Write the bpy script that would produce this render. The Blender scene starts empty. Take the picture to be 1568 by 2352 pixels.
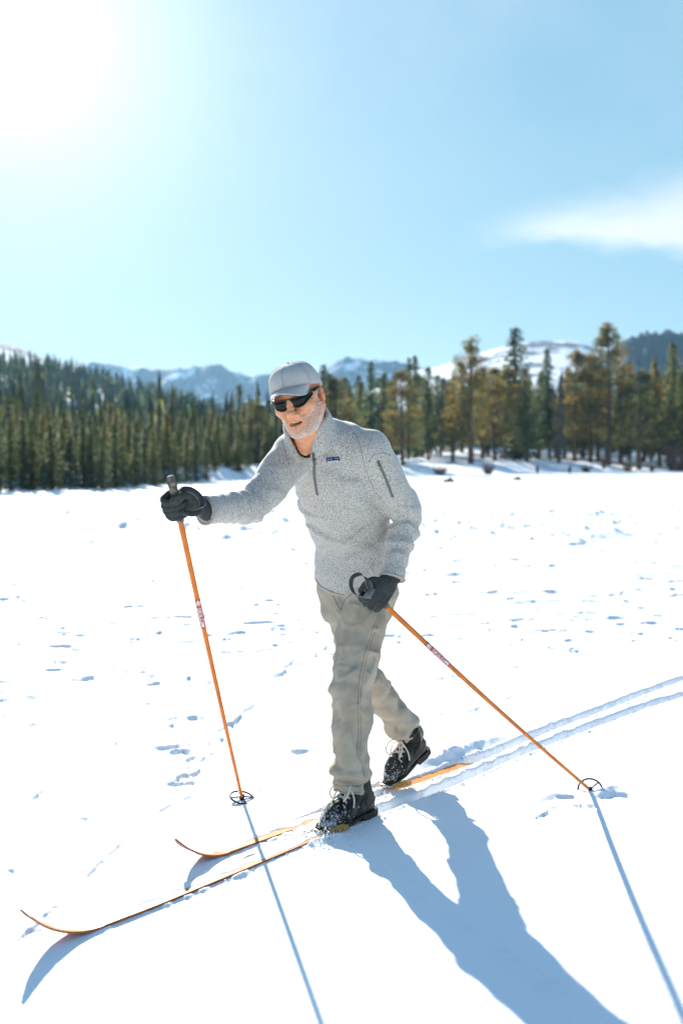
import bpy, bmesh, math, random
import numpy as np
from mathutils import Vector, Matrix
from mathutils.bvhtree import BVHTree

# ------------------------------------------------------------------ camera, sky, sun, exposure
SC = bpy.context.scene
COL = SC.collection
HC, F, CX, CY, HZ = 1.28, 2287.0, 784.0, 1176.0, 1055.0
PITCH = math.atan((CY - HZ) / F)
cam = bpy.data.objects.new('camera', bpy.data.cameras.new('camera'))
COL.objects.link(cam)
cam.location = (0, 0, HC)
cam.rotation_euler = (math.pi / 2 - PITCH, 0, 0)
cam.data.sensor_fit = 'VERTICAL'
cam.data.sensor_height = 36.0
cam.data.sensor_width = 24.0
cam.data.lens = 35.0
cam.data.clip_start = 0.05
cam.data.clip_end = 20000
cam.data.dof.use_dof = True
cam.data.dof.focus_distance = 3.65
cam.data.dof.aperture_fstop = 2.2
SC.camera = cam

SUN_EL, SUN_AZ = math.radians(22.5), math.radians(18.0)      # azimuth: to the left of +Y
SUN = Vector((-math.sin(SUN_AZ) * math.cos(SUN_EL), math.cos(SUN_AZ) * math.cos(SUN_EL), math.sin(SUN_EL)))

SC.view_settings.view_transform = 'Standard'
SC.view_settings.look = 'None'
SC.view_settings.gamma = 1.0
SC.view_settings.use_curve_mapping = False
SC.view_settings.exposure = 1.26
SC.render.engine = 'CYCLES'
SC.cycles.use_denoising = True
SC.cycles.max_bounces = 8
SC.cycles.volume_bounces = 0
SC.cycles.sample_clamp_indirect = 8.0

world = bpy.data.worlds.new('World')
SC.world = world
world.use_nodes = True


def nd(nt, typ, loc=None, **kw):
    n = nt.nodes.new(typ)
    for k, v in kw.items():
        if k.startswith('i_'):
            key = k[2:]
            key = int(key) if key.isdigit() else key.replace('_', ' ')
            n.inputs[key].default_value = v
        else:
            setattr(n, k, v)
    return n


def math_n(nt, op, a, b=None, c=None, clamp=False):
    n = nt.nodes.new('ShaderNodeMath')
    n.operation = op
    n.use_clamp = clamp
    for i, v in enumerate((a, b, c)):
        if v is None:
            continue
        if isinstance(v, (int, float)):
            n.inputs[i].default_value = v
        else:
            nt.links.new(v, n.inputs[i])
    return n.outputs[0]


def mixc(nt, fac, a, b, blend='MIX'):
    n = nt.nodes.new('ShaderNodeMix')
    n.data_type = 'RGBA'
    n.blend_type = blend
    n.clamp_factor = True
    for sock, v in ((n.inputs[0], fac), (n.inputs[6], a), (n.inputs[7], b)):
        if isinstance(v, (int, float)):
            sock.default_value = v
        elif isinstance(v, tuple):
            sock.default_value = v if len(v) == 4 else (*v, 1)
        else:
            nt.links.new(v, sock)
    return n.outputs[2]


def sstep(nt, v, lo, hi):
    n = nt.nodes.new('ShaderNodeMapRange')
    n.interpolation_type = 'SMOOTHSTEP'
    nt.links.new(v, n.inputs[0])
    n.inputs[1].default_value, n.inputs[2].default_value = lo, hi
    return n.outputs[0]


SKY_GAIN = 6.9


def build_sky():
    nt = world.node_tree
    nt.nodes.clear()
    sky = nd(nt, 'ShaderNodeTexSky', sky_type='NISHITA', sun_disc=False, sun_elevation=SUN_EL,
             sun_rotation=-SUN_AZ, altitude=2600.0, air_density=1.0, dust_density=0.6, ozone_density=1.6)
    tc = nd(nt, 'ShaderNodeTexCoord')
    nrm = nd(nt, 'ShaderNodeVectorMath', operation='NORMALIZE')
    nt.links.new(tc.outputs['Generated'], nrm.inputs[0])
    d = nrm.outputs[0]
    # thin bright air around the sun
    dot = nd(nt, 'ShaderNodeVectorMath', operation='DOT_PRODUCT')
    nt.links.new(d, dot.inputs[0])
    dot.inputs[1].default_value = SUN
    om = math_n(nt, 'SUBTRACT', 1.0, dot.outputs['Value'])            # ~ angle^2 / 2
    a1 = math_n(nt, 'DIVIDE', 5.0, math_n(nt, 'POWER', math_n(nt, 'MULTIPLY_ADD', om, 60.0, 1.0), 2.0))
    a2 = math_n(nt, 'DIVIDE', 1.35, math_n(nt, 'POWER', math_n(nt, 'MULTIPLY_ADD', om, 13.0, 1.0), 2.0))
    glow = math_n(nt, 'ADD', a1, a2)
    gcol = nd(nt, 'ShaderNodeVectorMath', operation='SCALE')
    gcol.inputs[0].default_value = (1.10, 1.0, 0.92)
    nt.links.new(glow, gcol.inputs['Scale'])
    # soft shoulder per colour, as the photograph renders the clear air
    sp = nd(nt, 'ShaderNodeSeparateColor')
    nt.links.new(sky.outputs[0], sp.inputs[0])
    cmb = nd(nt, 'ShaderNodeCombineColor')
    for i, (k, m) in enumerate(((3.2, 0.87), (1.65, 0.99), (0.75, 1.02))):
        c = sp.outputs[i]
        nt.links.new(math_n(nt, 'DIVIDE', math_n(nt, 'MULTIPLY', c, m * SKY_GAIN), math_n(nt, 'ADD', c, k)), cmb.inputs[i])
    base = nd(nt, 'ShaderNodeVectorMath', operation='ADD')
    nt.links.new(cmb.outputs[0], base.inputs[0])
    nt.links.new(gcol.outputs[0], base.inputs[1])
    # one wisp of high cloud and a faint veil of cirrus
    sep = nd(nt, 'ShaderNodeSeparateXYZ')
    nt.links.new(d, sep.inputs[0])
    yy = math_n(nt, 'MAXIMUM', sep.outputs[1], 0.05)
    u = math_n(nt, 'DIVIDE', sep.outputs[0], yy)
    v = math_n(nt, 'DIVIDE', sep.outputs[2], yy)
    uv = nd(nt, 'ShaderNodeCombineXYZ')
    nt.links.new(u, uv.inputs[0])
    nt.links.new(v, uv.inputs[1])
    nz = nd(nt, 'ShaderNodeTexNoise', i_Scale=9.0, i_Detail=6.0, i_Roughness=0.55)
    mp = nd(nt, 'ShaderNodeMapping')
    mp.inputs['Scale'].default_value = (0.8, 2.2, 1.0)
    mp.inputs['Rotation'].default_value = (0, 0, -0.25)
    nt.links.new(uv.outputs[0], mp.inputs[0])
    nt.links.new(mp.outputs[0], nz.inputs[0])
    wob = math_n(nt, 'MULTIPLY', math_n(nt, 'SUBTRACT', nz.outputs[0], 0.5), 0.06)
    front = math_n(nt, 'GREATER_THAN', sep.outputs[1], 0.05)
    vb = math_n(nt, 'ADD', v, wob)
    # lower edge nearly level, upper edge rising to the right
    low = sstep(nt, math_n(nt, 'SUBTRACT', vb, math_n(nt, 'MULTIPLY_ADD', u, -0.02, 0.209)), -0.006, 0.020)
    top_edge = math_n(nt, 'MULTIPLY_ADD', u, 0.25, 0.212)
    up = sstep(nt, math_n(nt, 'SUBTRACT', top_edge, vb), -0.014, 0.062)
    lft = sstep(nt, u, 0.10, 0.22)
    rgt = sstep(nt, math_n(nt, 'SUBTRACT', 1.5, u), 0.0, 0.8)
    cl = math_n(nt, 'MULTIPLY', math_n(nt, 'MULTIPLY', low, up), math_n(nt, 'MULTIPLY', lft, rgt))
    cl = math_n(nt, 'MULTIPLY', math_n(nt, 'MULTIPLY', cl, front), 0.95)
    nz2 = nd(nt, 'ShaderNodeTexNoise', i_Scale=3.2, i_Detail=5.0, i_Roughness=0.5)
    mp2 = nd(nt, 'ShaderNodeMapping')
    mp2.inputs['Scale'].default_value = (0.7, 1.6, 0.7)
    mp2.inputs['Location'].default_value = (3.1, 0.4, 0)
    nt.links.new(d, mp2.inputs[0])
    nt.links.new(mp2.outputs[0], nz2.inputs[0])
    cir = math_n(nt, 'MULTIPLY', sstep(nt, nz2.outputs[0], 0.42, 0.78), sstep(nt, sep.outputs[2], 0.18, 0.45))
    cl2 = math_n(nt, 'MAXIMUM', cl, math_n(nt, 'MULTIPLY', cir, 0.55))
    col = mixc(nt, cl2, base.outputs[0], (8.0, 8.4, 8.6))
    bg = nd(nt, 'ShaderNodeBackground', i_Strength=0.05)
    nt.links.new(col, bg.inputs[0])
    out = nd(nt, 'ShaderNodeOutputWorld')
    nt.links.new(bg.outputs[0], out.inputs[0])


build_sky()
sun_l = bpy.data.lights.new('sun', 'SUN')
sun_l.energy = 5.0
sun_l.angle = math.radians(0.6)
sun_l.color = (1.0, 0.93, 0.83)
sun = bpy.data.objects.new('sun', sun_l)
COL.objects.link(sun)
sun.rotation_euler = SUN.to_track_quat('Z', 'Y').to_euler()

# ------------------------------------------------------------------ helpers
rng = np.random.default_rng(7)
random.seed(7)


def ray(px, py):
    yu = -(py - CY) / F
    return Vector(((px - CX) / F, math.cos(PITCH) + yu * math.sin(PITCH), -math.sin(PITCH) + yu * math.cos(PITCH)))


def at(px, py, Y):
    """point seen at photo pixel (1568 wide) at distance Y along the ground axis"""
    d = ray(px, py)
    return Vector((0, 0, HC)) + d * (Y / d.y)


def grd(px, py, z=0.0):
    d = ray(px, py)
    return Vector((0, 0, HC)) + d * ((z - HC) / d.z)


def link(o, parent=None):
    COL.objects.link(o)
    if parent is not None:
        o.parent = parent
    return o


def tag(o, label=None, cat=None, group=None, kind=None):
    for k, v in (('label', label), ('category', cat), ('group', group), ('kind', kind)):
        if v:
            o[k] = v
    return o


def empty(name, loc=(0, 0, 0)):
    o = bpy.data.objects.new(name, None)
    o.empty_display_size = 0.1
    o.location = loc
    return link(o)


def mesh_obj(name, verts, faces, mat=None, parent=None, smooth=True):
    me = bpy.data.meshes.new(name)
    verts = np.asarray(verts, dtype=np.float32)
    if isinstance(faces, np.ndarray) and faces.ndim == 2:
        nf, k = faces.shape
        me.vertices.add(len(verts))
        me.vertices.foreach_set('co', verts.ravel())
        me.loops.add(nf * k)
        me.loops.foreach_set('vertex_index', faces.astype(np.int32).ravel())
        me.polygons.add(nf)
        me.polygons.foreach_set('loop_start', np.arange(0, nf * k, k, dtype=np.int32))
        me.update(calc_edges=True)
    else:
        me.from_pydata([tuple(map(float, v)) for v in verts], [], [tuple(map(int, f)) for f in faces])
        me.update()
    if smooth:
        me.polygons.foreach_set('use_smooth', np.ones(len(me.polygons), dtype=bool))
    if mat is not None:
        me.materials.append(mat)
    o = bpy.data.objects.new(name, me)
    # parents in this scene sit unrotated at a base point: keep world coordinates
    link(o, parent)
    if parent is not None:
        o.matrix_parent_inverse = parent_world(parent).inverted()
    return o


def parent_world(o):
    m = Matrix.Translation(o.location) if o.type == 'EMPTY' else Matrix.Identity(4)
    return m


class MB:
    """collects verts and faces for one mesh"""
    def __init__(s):
        s.v, s.f = [], []

    def add(s, vs, fs):
        b = len(s.v)
        s.v += [tuple(p) for p in vs]
        s.f += [tuple(i + b for i in f) for f in fs]

    def tube(s, pts, rad, n=8, caps=True, flat=1.0, up=None):
        pts = [Vector(p) for p in pts]
        rs = rad if isinstance(rad, (list, tuple)) else [rad] * len(pts)
        rings, prev = [], None
        for i, p in enumerate(pts):
            t = (pts[min(i + 1, len(pts) - 1)] - pts[max(i - 1, 0)]).normalized()
            if prev is None:
                a = Vector(up) if up is not None else (Vector((0, 0, 1)) if abs(t.z) < 0.9 else Vector((1, 0, 0)))
            else:
                a = prev
            x = (a - t * a.dot(t)).normalized()
            y = t.cross(x)
            prev = x
            rings.append([p + (x * math.cos(k * 2 * math.pi / n) * flat + y * math.sin(k * 2 * math.pi / n)) * rs[i] for k in range(n)])
        vs = [v for r in rings for v in r]
        fs = []
        for i in range(len(rings) - 1):
            for k in range(n):
                k2 = (k + 1) % n
                fs.append((i * n + k, i * n + k2, (i + 1) * n + k2, (i + 1) * n + k))
        if caps:
            fs.append(tuple(range(n - 1, -1, -1)))
            b = (len(rings) - 1) * n
            fs.append(tuple(range(b, b + n)))
        s.add(vs, fs)

    def box(s, c, ax, ay, az):
        c = Vector(c)
        vs = [c + ax * i + ay * j + az * k for i in (-1, 1) for j in (-1, 1) for k in (-1, 1)]
        s.add(vs, [(0, 1, 3, 2), (4, 6, 7, 5), (0, 4, 5, 1), (2, 3, 7, 6), (0, 2, 6, 4), (1, 5, 7, 3)])

    def ball(s, c, r, n=6, m=4, sc=(1, 1, 1)):
        c = Vector(c)
        vs = [c + Vector((0, 0, r * sc[2]))]
        for i in range(1, m):
            ph = math.pi * i / m
            for k in range(n):
                th = 2 * math.pi * k / n
                vs.append(c + Vector((r * sc[0] * math.sin(ph) * math.cos(th), r * sc[1] * math.sin(ph) * math.sin(th), r * sc[2] * math.cos(ph))))
        vs.append(c - Vector((0, 0, r * sc[2])))
        fs = [(0, 1 + k, 1 + (k + 1) % n) for k in range(n)]
        for i in range(m - 2):
            for k in range(n):
                a, b = 1 + i * n + k, 1 + i * n + (k + 1) % n
                fs.append((a, a + n, b + n, b))
        L = len(vs) - 1
        fs += [(L, L - n + (k + 1) % n, L - n + k) for k in range(n)]
        s.add(vs, fs)

    def build(s, name, mat, parent=None, smooth=True):
        return mesh_obj(name, s.v, s.f, mat, parent, smooth)


def catmull(pts, n=6):
    pts = [Vector(p) for p in pts]
    out = []
    for i in range(len(pts) - 1):
        p0, p1, p2, p3 = pts[max(i - 1, 0)], pts[i], pts[i + 1], pts[min(i + 2, len(pts) - 1)]
        for k in range(n):
            t = k / n
            out.append(0.5 * ((2 * p1) + (p2 - p0) * t + (2 * p0 - 5 * p1 + 4 * p2 - p3) * t * t + (3 * p1 - p0 - 3 * p2 + p3) * t ** 3))
    out.append(pts[-1])
    return out


def vnoise(x, y, seed=0):
    xi, yi = np.floor(x).astype(np.int64), np.floor(y).astype(np.int64)
    xf, yf = x - xi, y - yi
    xf = xf * xf * (3 - 2 * xf)
    yf = yf * yf * (3 - 2 * yf)

    def h(a, b):
        n = (a * 374761393 + b * 668265263 + seed * 974634777) & 0xFFFFFFFF
        n = ((n ^ (n >> 13)) * 1274126177) & 0xFFFFFFFF
        return ((n ^ (n >> 16)) & 0xFFFF) / 65535.0
    return (h(xi, yi) * (1 - xf) + h(xi + 1, yi) * xf) * (1 - yf) + (h(xi, yi + 1) * (1 - xf) + h(xi + 1, yi + 1) * xf) * yf - 0.5


def fbm(x, y, oct=4, seed=0, gain=0.5):
    s, a = 0, 1.0
    for i in range(oct):
        s = s + a * vnoise(x * 2 ** i, y * 2 ** i, seed + i * 17)
        a *= gain
    return s


def smooth01(t):
    t = np.clip(t, 0, 1)
    return t * t * (3 - 2 * t)


# ------------------------------------------------------------------ materials
def new_mat(name):
    m = bpy.data.materials.new(name)
    m.use_nodes = True
    nt = m.node_tree
    b = nt.nodes['Principled BSDF']
    return m, nt, b


def plain(name, col, rough=0.6, spec=0.3, metal=0.0, var=0.0, scale=40.0, bump=0.0, bscale=200.0, bdist=0.002, col2=None, detail=3.0):
    m, nt, b = new_mat(name)
    b.inputs['Roughness'].default_value = rough
    b.inputs['Specular IOR Level'].default_value = spec
    b.inputs['Metallic'].default_value = metal
    b.inputs['Base Color'].default_value = (*col, 1)
    tc = nd(nt, 'ShaderNodeTexCoord')
    if var > 0 or col2:
        nz = nd(nt, 'ShaderNodeTexNoise', i_Scale=scale, i_Detail=detail)
        nt.links.new(tc.outputs['Object'], nz.inputs[0])
        c2 = col2 if col2 else tuple(c * (1 - var) for c in col)
        f = sstep(nt, nz.outputs[0], 0.35, 0.65)
        nt.links.new(mixc(nt, f, col, c2), b.inputs['Base Color'])
    if bump > 0:
        n2 = nd(nt, 'ShaderNodeTexNoise', i_Scale=bscale, i_Detail=3.0)
        nt.links.new(tc.outputs['Object'], n2.inputs[0])
        bp = nd(nt, 'ShaderNodeBump', i_Strength=bump, i_Distance=bdist)
        nt.links.new(n2.outputs[0], bp.inputs['Height'])
        nt.links.new(bp.outputs[0], b.inputs['Normal'])
    return m


def snow_material():
    m, nt, b = new_mat('snow')
    b.inputs['Base Color'].default_value = (0.90, 0.91, 0.92, 1)
    b.inputs['Roughness'].default_value = 0.65
    b.inputs['Specular IOR Level'].default_value = 0.03
    geo = nd(nt, 'ShaderNodeNewGeometry')
    n1 = nd(nt, 'ShaderNodeTexNoise', i_Scale=45.0, i_Detail=5.0, i_Roughness=0.65)
    n2 = nd(nt, 'ShaderNodeTexNoise', i_Scale=420.0, i_Detail=2.0)
    nt.links.new(geo.outputs['Position'], n1.inputs[0])
    nt.links.new(geo.outputs['Position'], n2.inputs[0])
    h = math_n(nt, 'MULTIPLY_ADD', n2.outputs[0], 0.35, n1.outputs[0])
    bp = nd(nt, 'ShaderNodeBump', i_Strength=0.35, i_Distance=0.008)
    nt.links.new(h, bp.inputs['Height'])
    nt.links.new(bp.outputs[0], b.inputs['Normal'])
    return m


M_SNOW = snow_material()
# ------------------------------------------------------------------ the snow: one sheet from the lens to the horizon
SHORE_X = np.array([-400, -80, -30, -13.6, -9.9, -7.3, -5.5, 5.0, 34.0, 90.0, 400.0])
SHORE_Y = np.array([-60, 8, 33, 41.5, 48.5, 60.0, 70.0, 78.0, 113.0, 150.0, 260.0])
# crest of the wooded hill by direction (x over y): height of the bare ground at 380 m
CREST_U = np.array([-3.0, -1.2, -0.6, -0.343, -0.255, -0.168, -0.09, 0.0, 0.06, 0.12, 0.343, 0.8, 2.0])
CREST_H = np.array([12, 22, 25.5, 25.0, 23.5, 17.5, 10.5, 6.0, 5.0, 5.5, 11.0, 14.0, 10.0])


def shore_s(x, y):
    return (y - np.interp(x, SHORE_X, SHORE_Y)) * 0.82


def land(x, y):
    """height of the shore and the wooded slopes, without fine relief"""
    r = np.hypot(x, y) + 1e-6
    s = shore_s(x, y)
    s2 = s + 3.0 * fbm(x / 7.0, y / 7.0, 3, 5)
    u = np.where(y > 0.05 * r, x / np.maximum(y, 0.05 * r), np.sign(x) * 20)
    ch = np.interp(u, CREST_U, CREST_H)
    ch = np.where(y < 0, 0.0, ch)
    bank = 0.42 * smooth01(s2 / 5.0)
    hill = ch * smooth01((s - 6.0) / np.maximum(330.0 - np.hypot(x, np.interp(x, SHORE_X, SHORE_Y)), 60)) ** 1.5
    rough = smooth01((s2 - 1) / 6.0) * (0.55 * fbm(x / 5.0, y / 5.0, 4, 11) + 0.25)
    hill = hill + 4.2 * smooth01((s - 3.0) / 75.0) * smooth01((u - 0.02) / 0.10)
    back = -0.02 * np.maximum(r - 420, 0)
    return np.where(s > -6, bank + hill + rough, 0.0) + np.maximum(back, -14)


# the two ski lines (ground points), front of the boots towards the camera first
NEAR_LINE = [(-0.79, 2.55), (-0.682, 2.672), (-0.481, 2.880), (-0.123, 3.285), (0.104, 3.540), (0.386, 3.846), (0.799, 4.325),
             (1.327, 4.866), (1.851, 5.338), (2.9, 6.20), (4.6, 7.45), (7.0, 9.0)]
FAR_LINE = [(-0.53, 3.06), (-0.415, 3.169), (-0.13, 3.465), (0.144, 3.770), (0.571, 4.215), (0.963, 4.667), (1.393, 5.110),
            (1.99, 5.745), (3.0, 6.75), (4.6, 8.2), (7.0, 10.2)]


def dense(line, step=0.01):
    c = catmull([(a, b, 0) for a, b in line], 40)
    pts = np.array([(p.x, p.y) for p in c])
    seg = np.hypot(*np.diff(pts, axis=0).T)
    s = np.concatenate([[0], np.cumsum(seg)])
    t = np.arange(0, s[-1], step)
    return np.stack([np.interp(t, s, pts[:, 0]), np.interp(t, s, pts[:, 1])], 1), t


NEAR_P, NEAR_S = dense(NEAR_LINE)
FAR_P, FAR_S = dense(FAR_LINE)


def near_s(P, x, y):
    return int(np.argmin((P[:, 0] - x) ** 2 + (P[:, 1] - y) ** 2)) * 0.01


def build_ground():
    rs = [0.02, 0.3, 0.7, 1.1, 1.4, 1.6, 1.75]
    r = 1.85
    while r < 125:
        rs.append(r)
        r += max(0.0048, r * r / 1295 * (0.95 - 0.5 * float(smooth01((r - 5.5) / 2) * smooth01((34 - r) / 8))))
    while r < 2300:
        rs.append(r)
        r *= 1.06
    rs = np.array(rs)
    core = np.linspace(-21.5, 21.5, 760)
    st, g = [], core[1] - core[0]
    a = 21.5
    while a < 178:
        g = min(g * 1.12, 4.0)
        a += g
        st.append(min(a, 179.9))
    side = np.array(st)
    th = np.radians(np.concatenate([-side[::-1], core, side]))       # angle from +Y, clockwise
    nr, na = len(rs), len(th)
    R, T = np.meshgrid(rs, th, indexing='ij')
    X, Y = R * np.sin(T), R * np.cos(T)
    Z = np.zeros_like(X)
    s = shore_s(X, Y)
    lake = smooth01((-s - 0.5) / 4.0)
    Z += np.where(s > -8, land(X, Y), 0)
    # broad soft relief, drawn out across the wind
    cs, sn = math.cos(0.35), math.sin(0.35)
    U, V = X * cs + Y * sn, -X * sn + Y * cs
    Z += lake * (0.020 * fbm(U / 1.9, V / 1.1, 3, 3) + 0.013 * fbm(U / 0.42, V / 0.17, 4, 9) * smooth01((R - 3.5) / 5) * smooth01((fbm(X / 1.7, Y / 1.9, 2, 44) + 0.28) / 0.5))
    # crumbly crust farther out, in patches
    patch = smooth01((fbm(X / 3.1, Y / 3.7, 3, 61) + 0.22) / 0.45)
    b1 = smooth01((R - 4.5) / 3) * smooth01((22 - R) / 9) * lake * patch
    Z += b1 * (0.042 * np.maximum(fbm(U / 0.34, V / 0.20, 4, 21, 0.6) - 0.12, 0) + 0.020 * np.maximum(fbm(X / 0.12, Y / 0.10, 3, 23, 0.6) - 0.10, 0))
    Z += 0.011 * fbm(U / 0.30, V / 0.12, 4, 71) * smooth01((fbm(X / 0.9, Y / 1.1, 2, 73) + 0.12) / 0.4) * smooth01((-X + 0.5) / 1.2) * smooth01((R - 2.0) / 0.5) * smooth01((6.5 - R) / 2)
    b2 = smooth01((R - 12) / 6) * smooth01((70 - R) / 35) * lake
    Z += b2 * (0.14 * np.maximum(fbm(X / 0.75, Y / 0.9, 4, 31, 0.62) - 0.15, 0) + 0.19 * np.maximum(fbm(X / 0.3, Y / 0.6, 3, 37, 0.6) - 0.14, 0))

    def local(cx, cy, ext):
        rr = math.hypot(cx, cy)
        an = math.atan2(cx, cy)
        i0, i1 = np.searchsorted(rs, rr - ext), np.searchsorted(rs, rr + ext)
        da = ext / max(rr, 0.3)
        j0, j1 = np.searchsorted(th, an - da), np.searchsorted(th, an + da)
        return slice(i0, i1), slice(j0, j1)

    def pit(cx, cy, w, l, d, rot=0.0, lip=0.25, seed=0):
        """a broken crust plate: steep edge on the far side, ramp back up towards the near side"""
        sl = local(cx, cy, max(w, l) * 1.6)
        if sl[0].start >= sl[0].stop or sl[1].start >= sl[1].stop:
            return
        x, y = X[sl] - cx, Y[sl] - cy
        c, q = math.cos(rot), math.sin(rot)
        a, b = x * c + y * q, -x * q + y * c
        a = a + 0.25 * w * fbm(b / w * 1.5 + seed, a / w, 3, seed)
        edge = l * 0.35 * fbm(a / w * 2.2 + seed * 1.7, a * 0, 3, seed + 3)
        b = b - edge + l * 0.3 * (a / w) ** 2
        g = np.clip(1 - (a / w) ** 2, 0, 1) ** 0.7 * np.clip(0.62 + 1.5 * fbm(a / w * 1.9 + seed * 1.3, b / l * 0.8 + seed, 3, seed + 9), 0, 1.25)
        wall = smooth01((-b) / (0.10 * l + 0.008) )
        ramp = np.clip(1 + b / l, 0, 1)
        rise = smooth01((b + 0.01) / 0.02) * np.exp(-np.maximum(b, 0) / (0.7 * l)) * smooth01((b + 0.02) / 0.03)
        Z[sl] += -d * g * wall * ramp + lip * d * g * rise * (b > -0.01)

    # plates picked out in the photograph: pixel, half width px, depth
    listed = [(140, 1485, 34, 0.045, 0.0), (268, 1516, 13, 0.035, 0.0), (330, 1614, 32, 0.03, .1), (430, 1795, 46, 0.035, 0.25), (695, 1722, 55, 0.03, 0.15),
              (335, 1536, 36, 0.03, 0.1), (60, 1573, 42, 0.02, 0.1), (556, 1349, 30, 0.03, 0), (20, 1376, 36, 0.02, 0), (300, 1357, 22, 0.02, 0),
              (1045, 1265, 22, 0.05, 0), (1270, 1360, 42, 0.05, 0), (1165, 1375, 26, 0.045, .15), (1110, 1430, 24, 0.04, 0), (1365, 1448, 26, 0.045, .2),
              (1240, 1475, 28, 0.025, .1), (1180, 1600, 26, 0.03, .4), (1050, 1552, 30, 0.018, .1), (1552, 1370, 22, 0.045, 0), (1300, 1337, 20, 0.04, 0),
              (1270, 1300, 24, 0.04, 0), (1050, 1320, 38, 0.03, 0), (400, 1693, 18, 0.02, .3), (560, 1578, 22, 0.02, .1), (190, 1880, 14, 0.018, .2),
              (315, 1932, 30, 0.018, .5), (12, 2000, 22, 0.02, .1), (20, 2200, 40, 0.012, .7), (285, 2290, 22, 0.006, 0), (125, 1698, 26, 0.016, .2),
              (300, 1752, 16, 0.012, 0.2), (1500, 1757, 12, 0.012, 0), (1545, 1775, 12, 0.012, 0), (1440, 1600, 14, 0.02, 0), (20, 1730, 16, 0.02, .1), (655, 1560, 26, 0.015, .4),
              (590, 1600, 30, 0.018, .45), (625, 1650, 20, 0.014, .45), (685, 1340, 14, 0.03, 0), (610, 1450, 20, .02, .1)]
    for k, (px, py, hw, d, rot) in enumerate(listed):
        g = grd(px, py)
        w = hw / F * g.y
        pit(g.x, g.y + 0.02, w, min(max(0.04, w * 0.6), 0.15) * (1 + 0.05 * g.y), d * (0.22 + 0.10 * g.y), rot, 0.15, k)
    rr = random.Random(5)
    for k in range(1300):
        y = 4.2 * math.exp(rr.random() ** 0.8 * 2.1)
        u = rr.uniform(-0.42, 0.42)
        x = u * y
        if y < 6.5 and (x > -0.4 and x < 2.6):
            continue
        w = (0.025 + 0.15 * rr.random() ** 2.2) * (0.75 + 0.06 * y)
        pit(x, y, w, rr.uniform(0.04, 0.11) * (0.7 + 0.06 * y), rr.uniform(0.003, 0.015) * (0.5 + 0.30 * y), rr.uniform(-0.1, 0.35), rr.uniform(0.05, 0.3), k + 50)

    # cracks: thin wandering steps in the wind crust
    def crack(pts, d, w=0.007):
        c = catmull([grd(*p) for p in pts], 10)
        for i in range(len(c) - 1):
            A, B = c[i], c[i + 1]
            sl = local((A.x + B.x) / 2, (A.y + B.y) / 2, (B - A).length * 0.5 + 0.06)
            x, y = X[sl], Y[sl]
            L = max((B - A).length, 1e-4)
            tx, ty = (B.x - A.x) / L, (B.y - A.y) / L
            if tx < 0:
                tx, ty = -tx, -ty
                A = B
            al = (x - A.x) * tx + (y - A.y) * ty
            off = -(x - A.x) * ty + (y - A.y) * tx + 0.05 * fbm(x / 0.12, y / 0.12, 4, 91)
            dd = d * (0.25 + 1.5 * abs(math.sin(i * 0.7 + d * 900) * math.sin(i * 0.23 + 1)))
            Z[sl] -= dd * smooth01((w - off) / w) * np.exp(-np.maximum(-off, 0) / 0.05) * ((al >= 0) & (al < L))
    crack([(880, 1990), (960, 2030), (1000, 2070), (1080, 2130), (1150, 2170), (1200, 2220), (1290, 2270), (1350, 2330)], 0.0025)
    crack([(430, 1825), (330, 1900), (200, 2010), (90, 2120), (20, 2200)], 0.005)
    crack([(690, 1500), (600, 1600), (520, 1680), (440, 1770), (380, 1800)], 0.010)
    crack([(560, 1640), (480, 1700), (410, 1790)], 0.008)
    crack([(760, 1480), (700, 1515), (620, 1560)], 0.010)
    crack([(300, 1690), (180, 1760), (60, 1850)], 0.006)
    crack([(1240, 1880), (1300, 1850), (1370, 1845)], 0.006)
    crack([(1000, 1560), (1100, 1540), (1250, 1530)], 0.008)
    crack([(880, 1620), (960, 1640), (1120, 1620)], 0.006)

    # grooves pressed by the skis
    edge_n = fbm(X / 0.05, Y / 0.05, 3, 77)
    for P, S, s_tip, name in ((NEAR_P, NEAR_S, 0.0, 'near'), (FAR_P, FAR_S, 0.0, 'far')):
        sel = (R < 13) & (np.abs(T) < math.radians(40)) & (R > 2.2)
        idx = np.where(sel)
        xs, ys = X[idx], Y[idx]
        best = np.full(xs.shape, 9.0)
        arc = np.zeros(xs.shape)
        side_ = np.zeros(xs.shape)
        for i in range(0, len(P) - 3, 3):
            ax, ay = P[i]
            bx, by = P[i + 3]
            L = math.hypot(bx - ax, by - ay)
            tx, ty = (bx - ax) / L, (by - ay) / L
            m = (np.abs(xs - ax) < 0.22) & (np.abs(ys - ay) < 0.22)
            k = np.where(m)[0]
            dx, dy = xs[k] - ax, ys[k] - ay
            al = np.clip(dx * tx + dy * ty, 0, L)
            dd = np.hypot(dx - tx * al, dy - ty * al)
            better = dd < best[k]
            kk = k[better]
            best[kk] = dd[better]
            arc[kk] = S[i] + al[better]
            side_[kk] = np.sign(-dx * ty + dy * tx)[better]
        en = edge_n[idx]
        w = 0.024 + 0.013 * en
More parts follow.
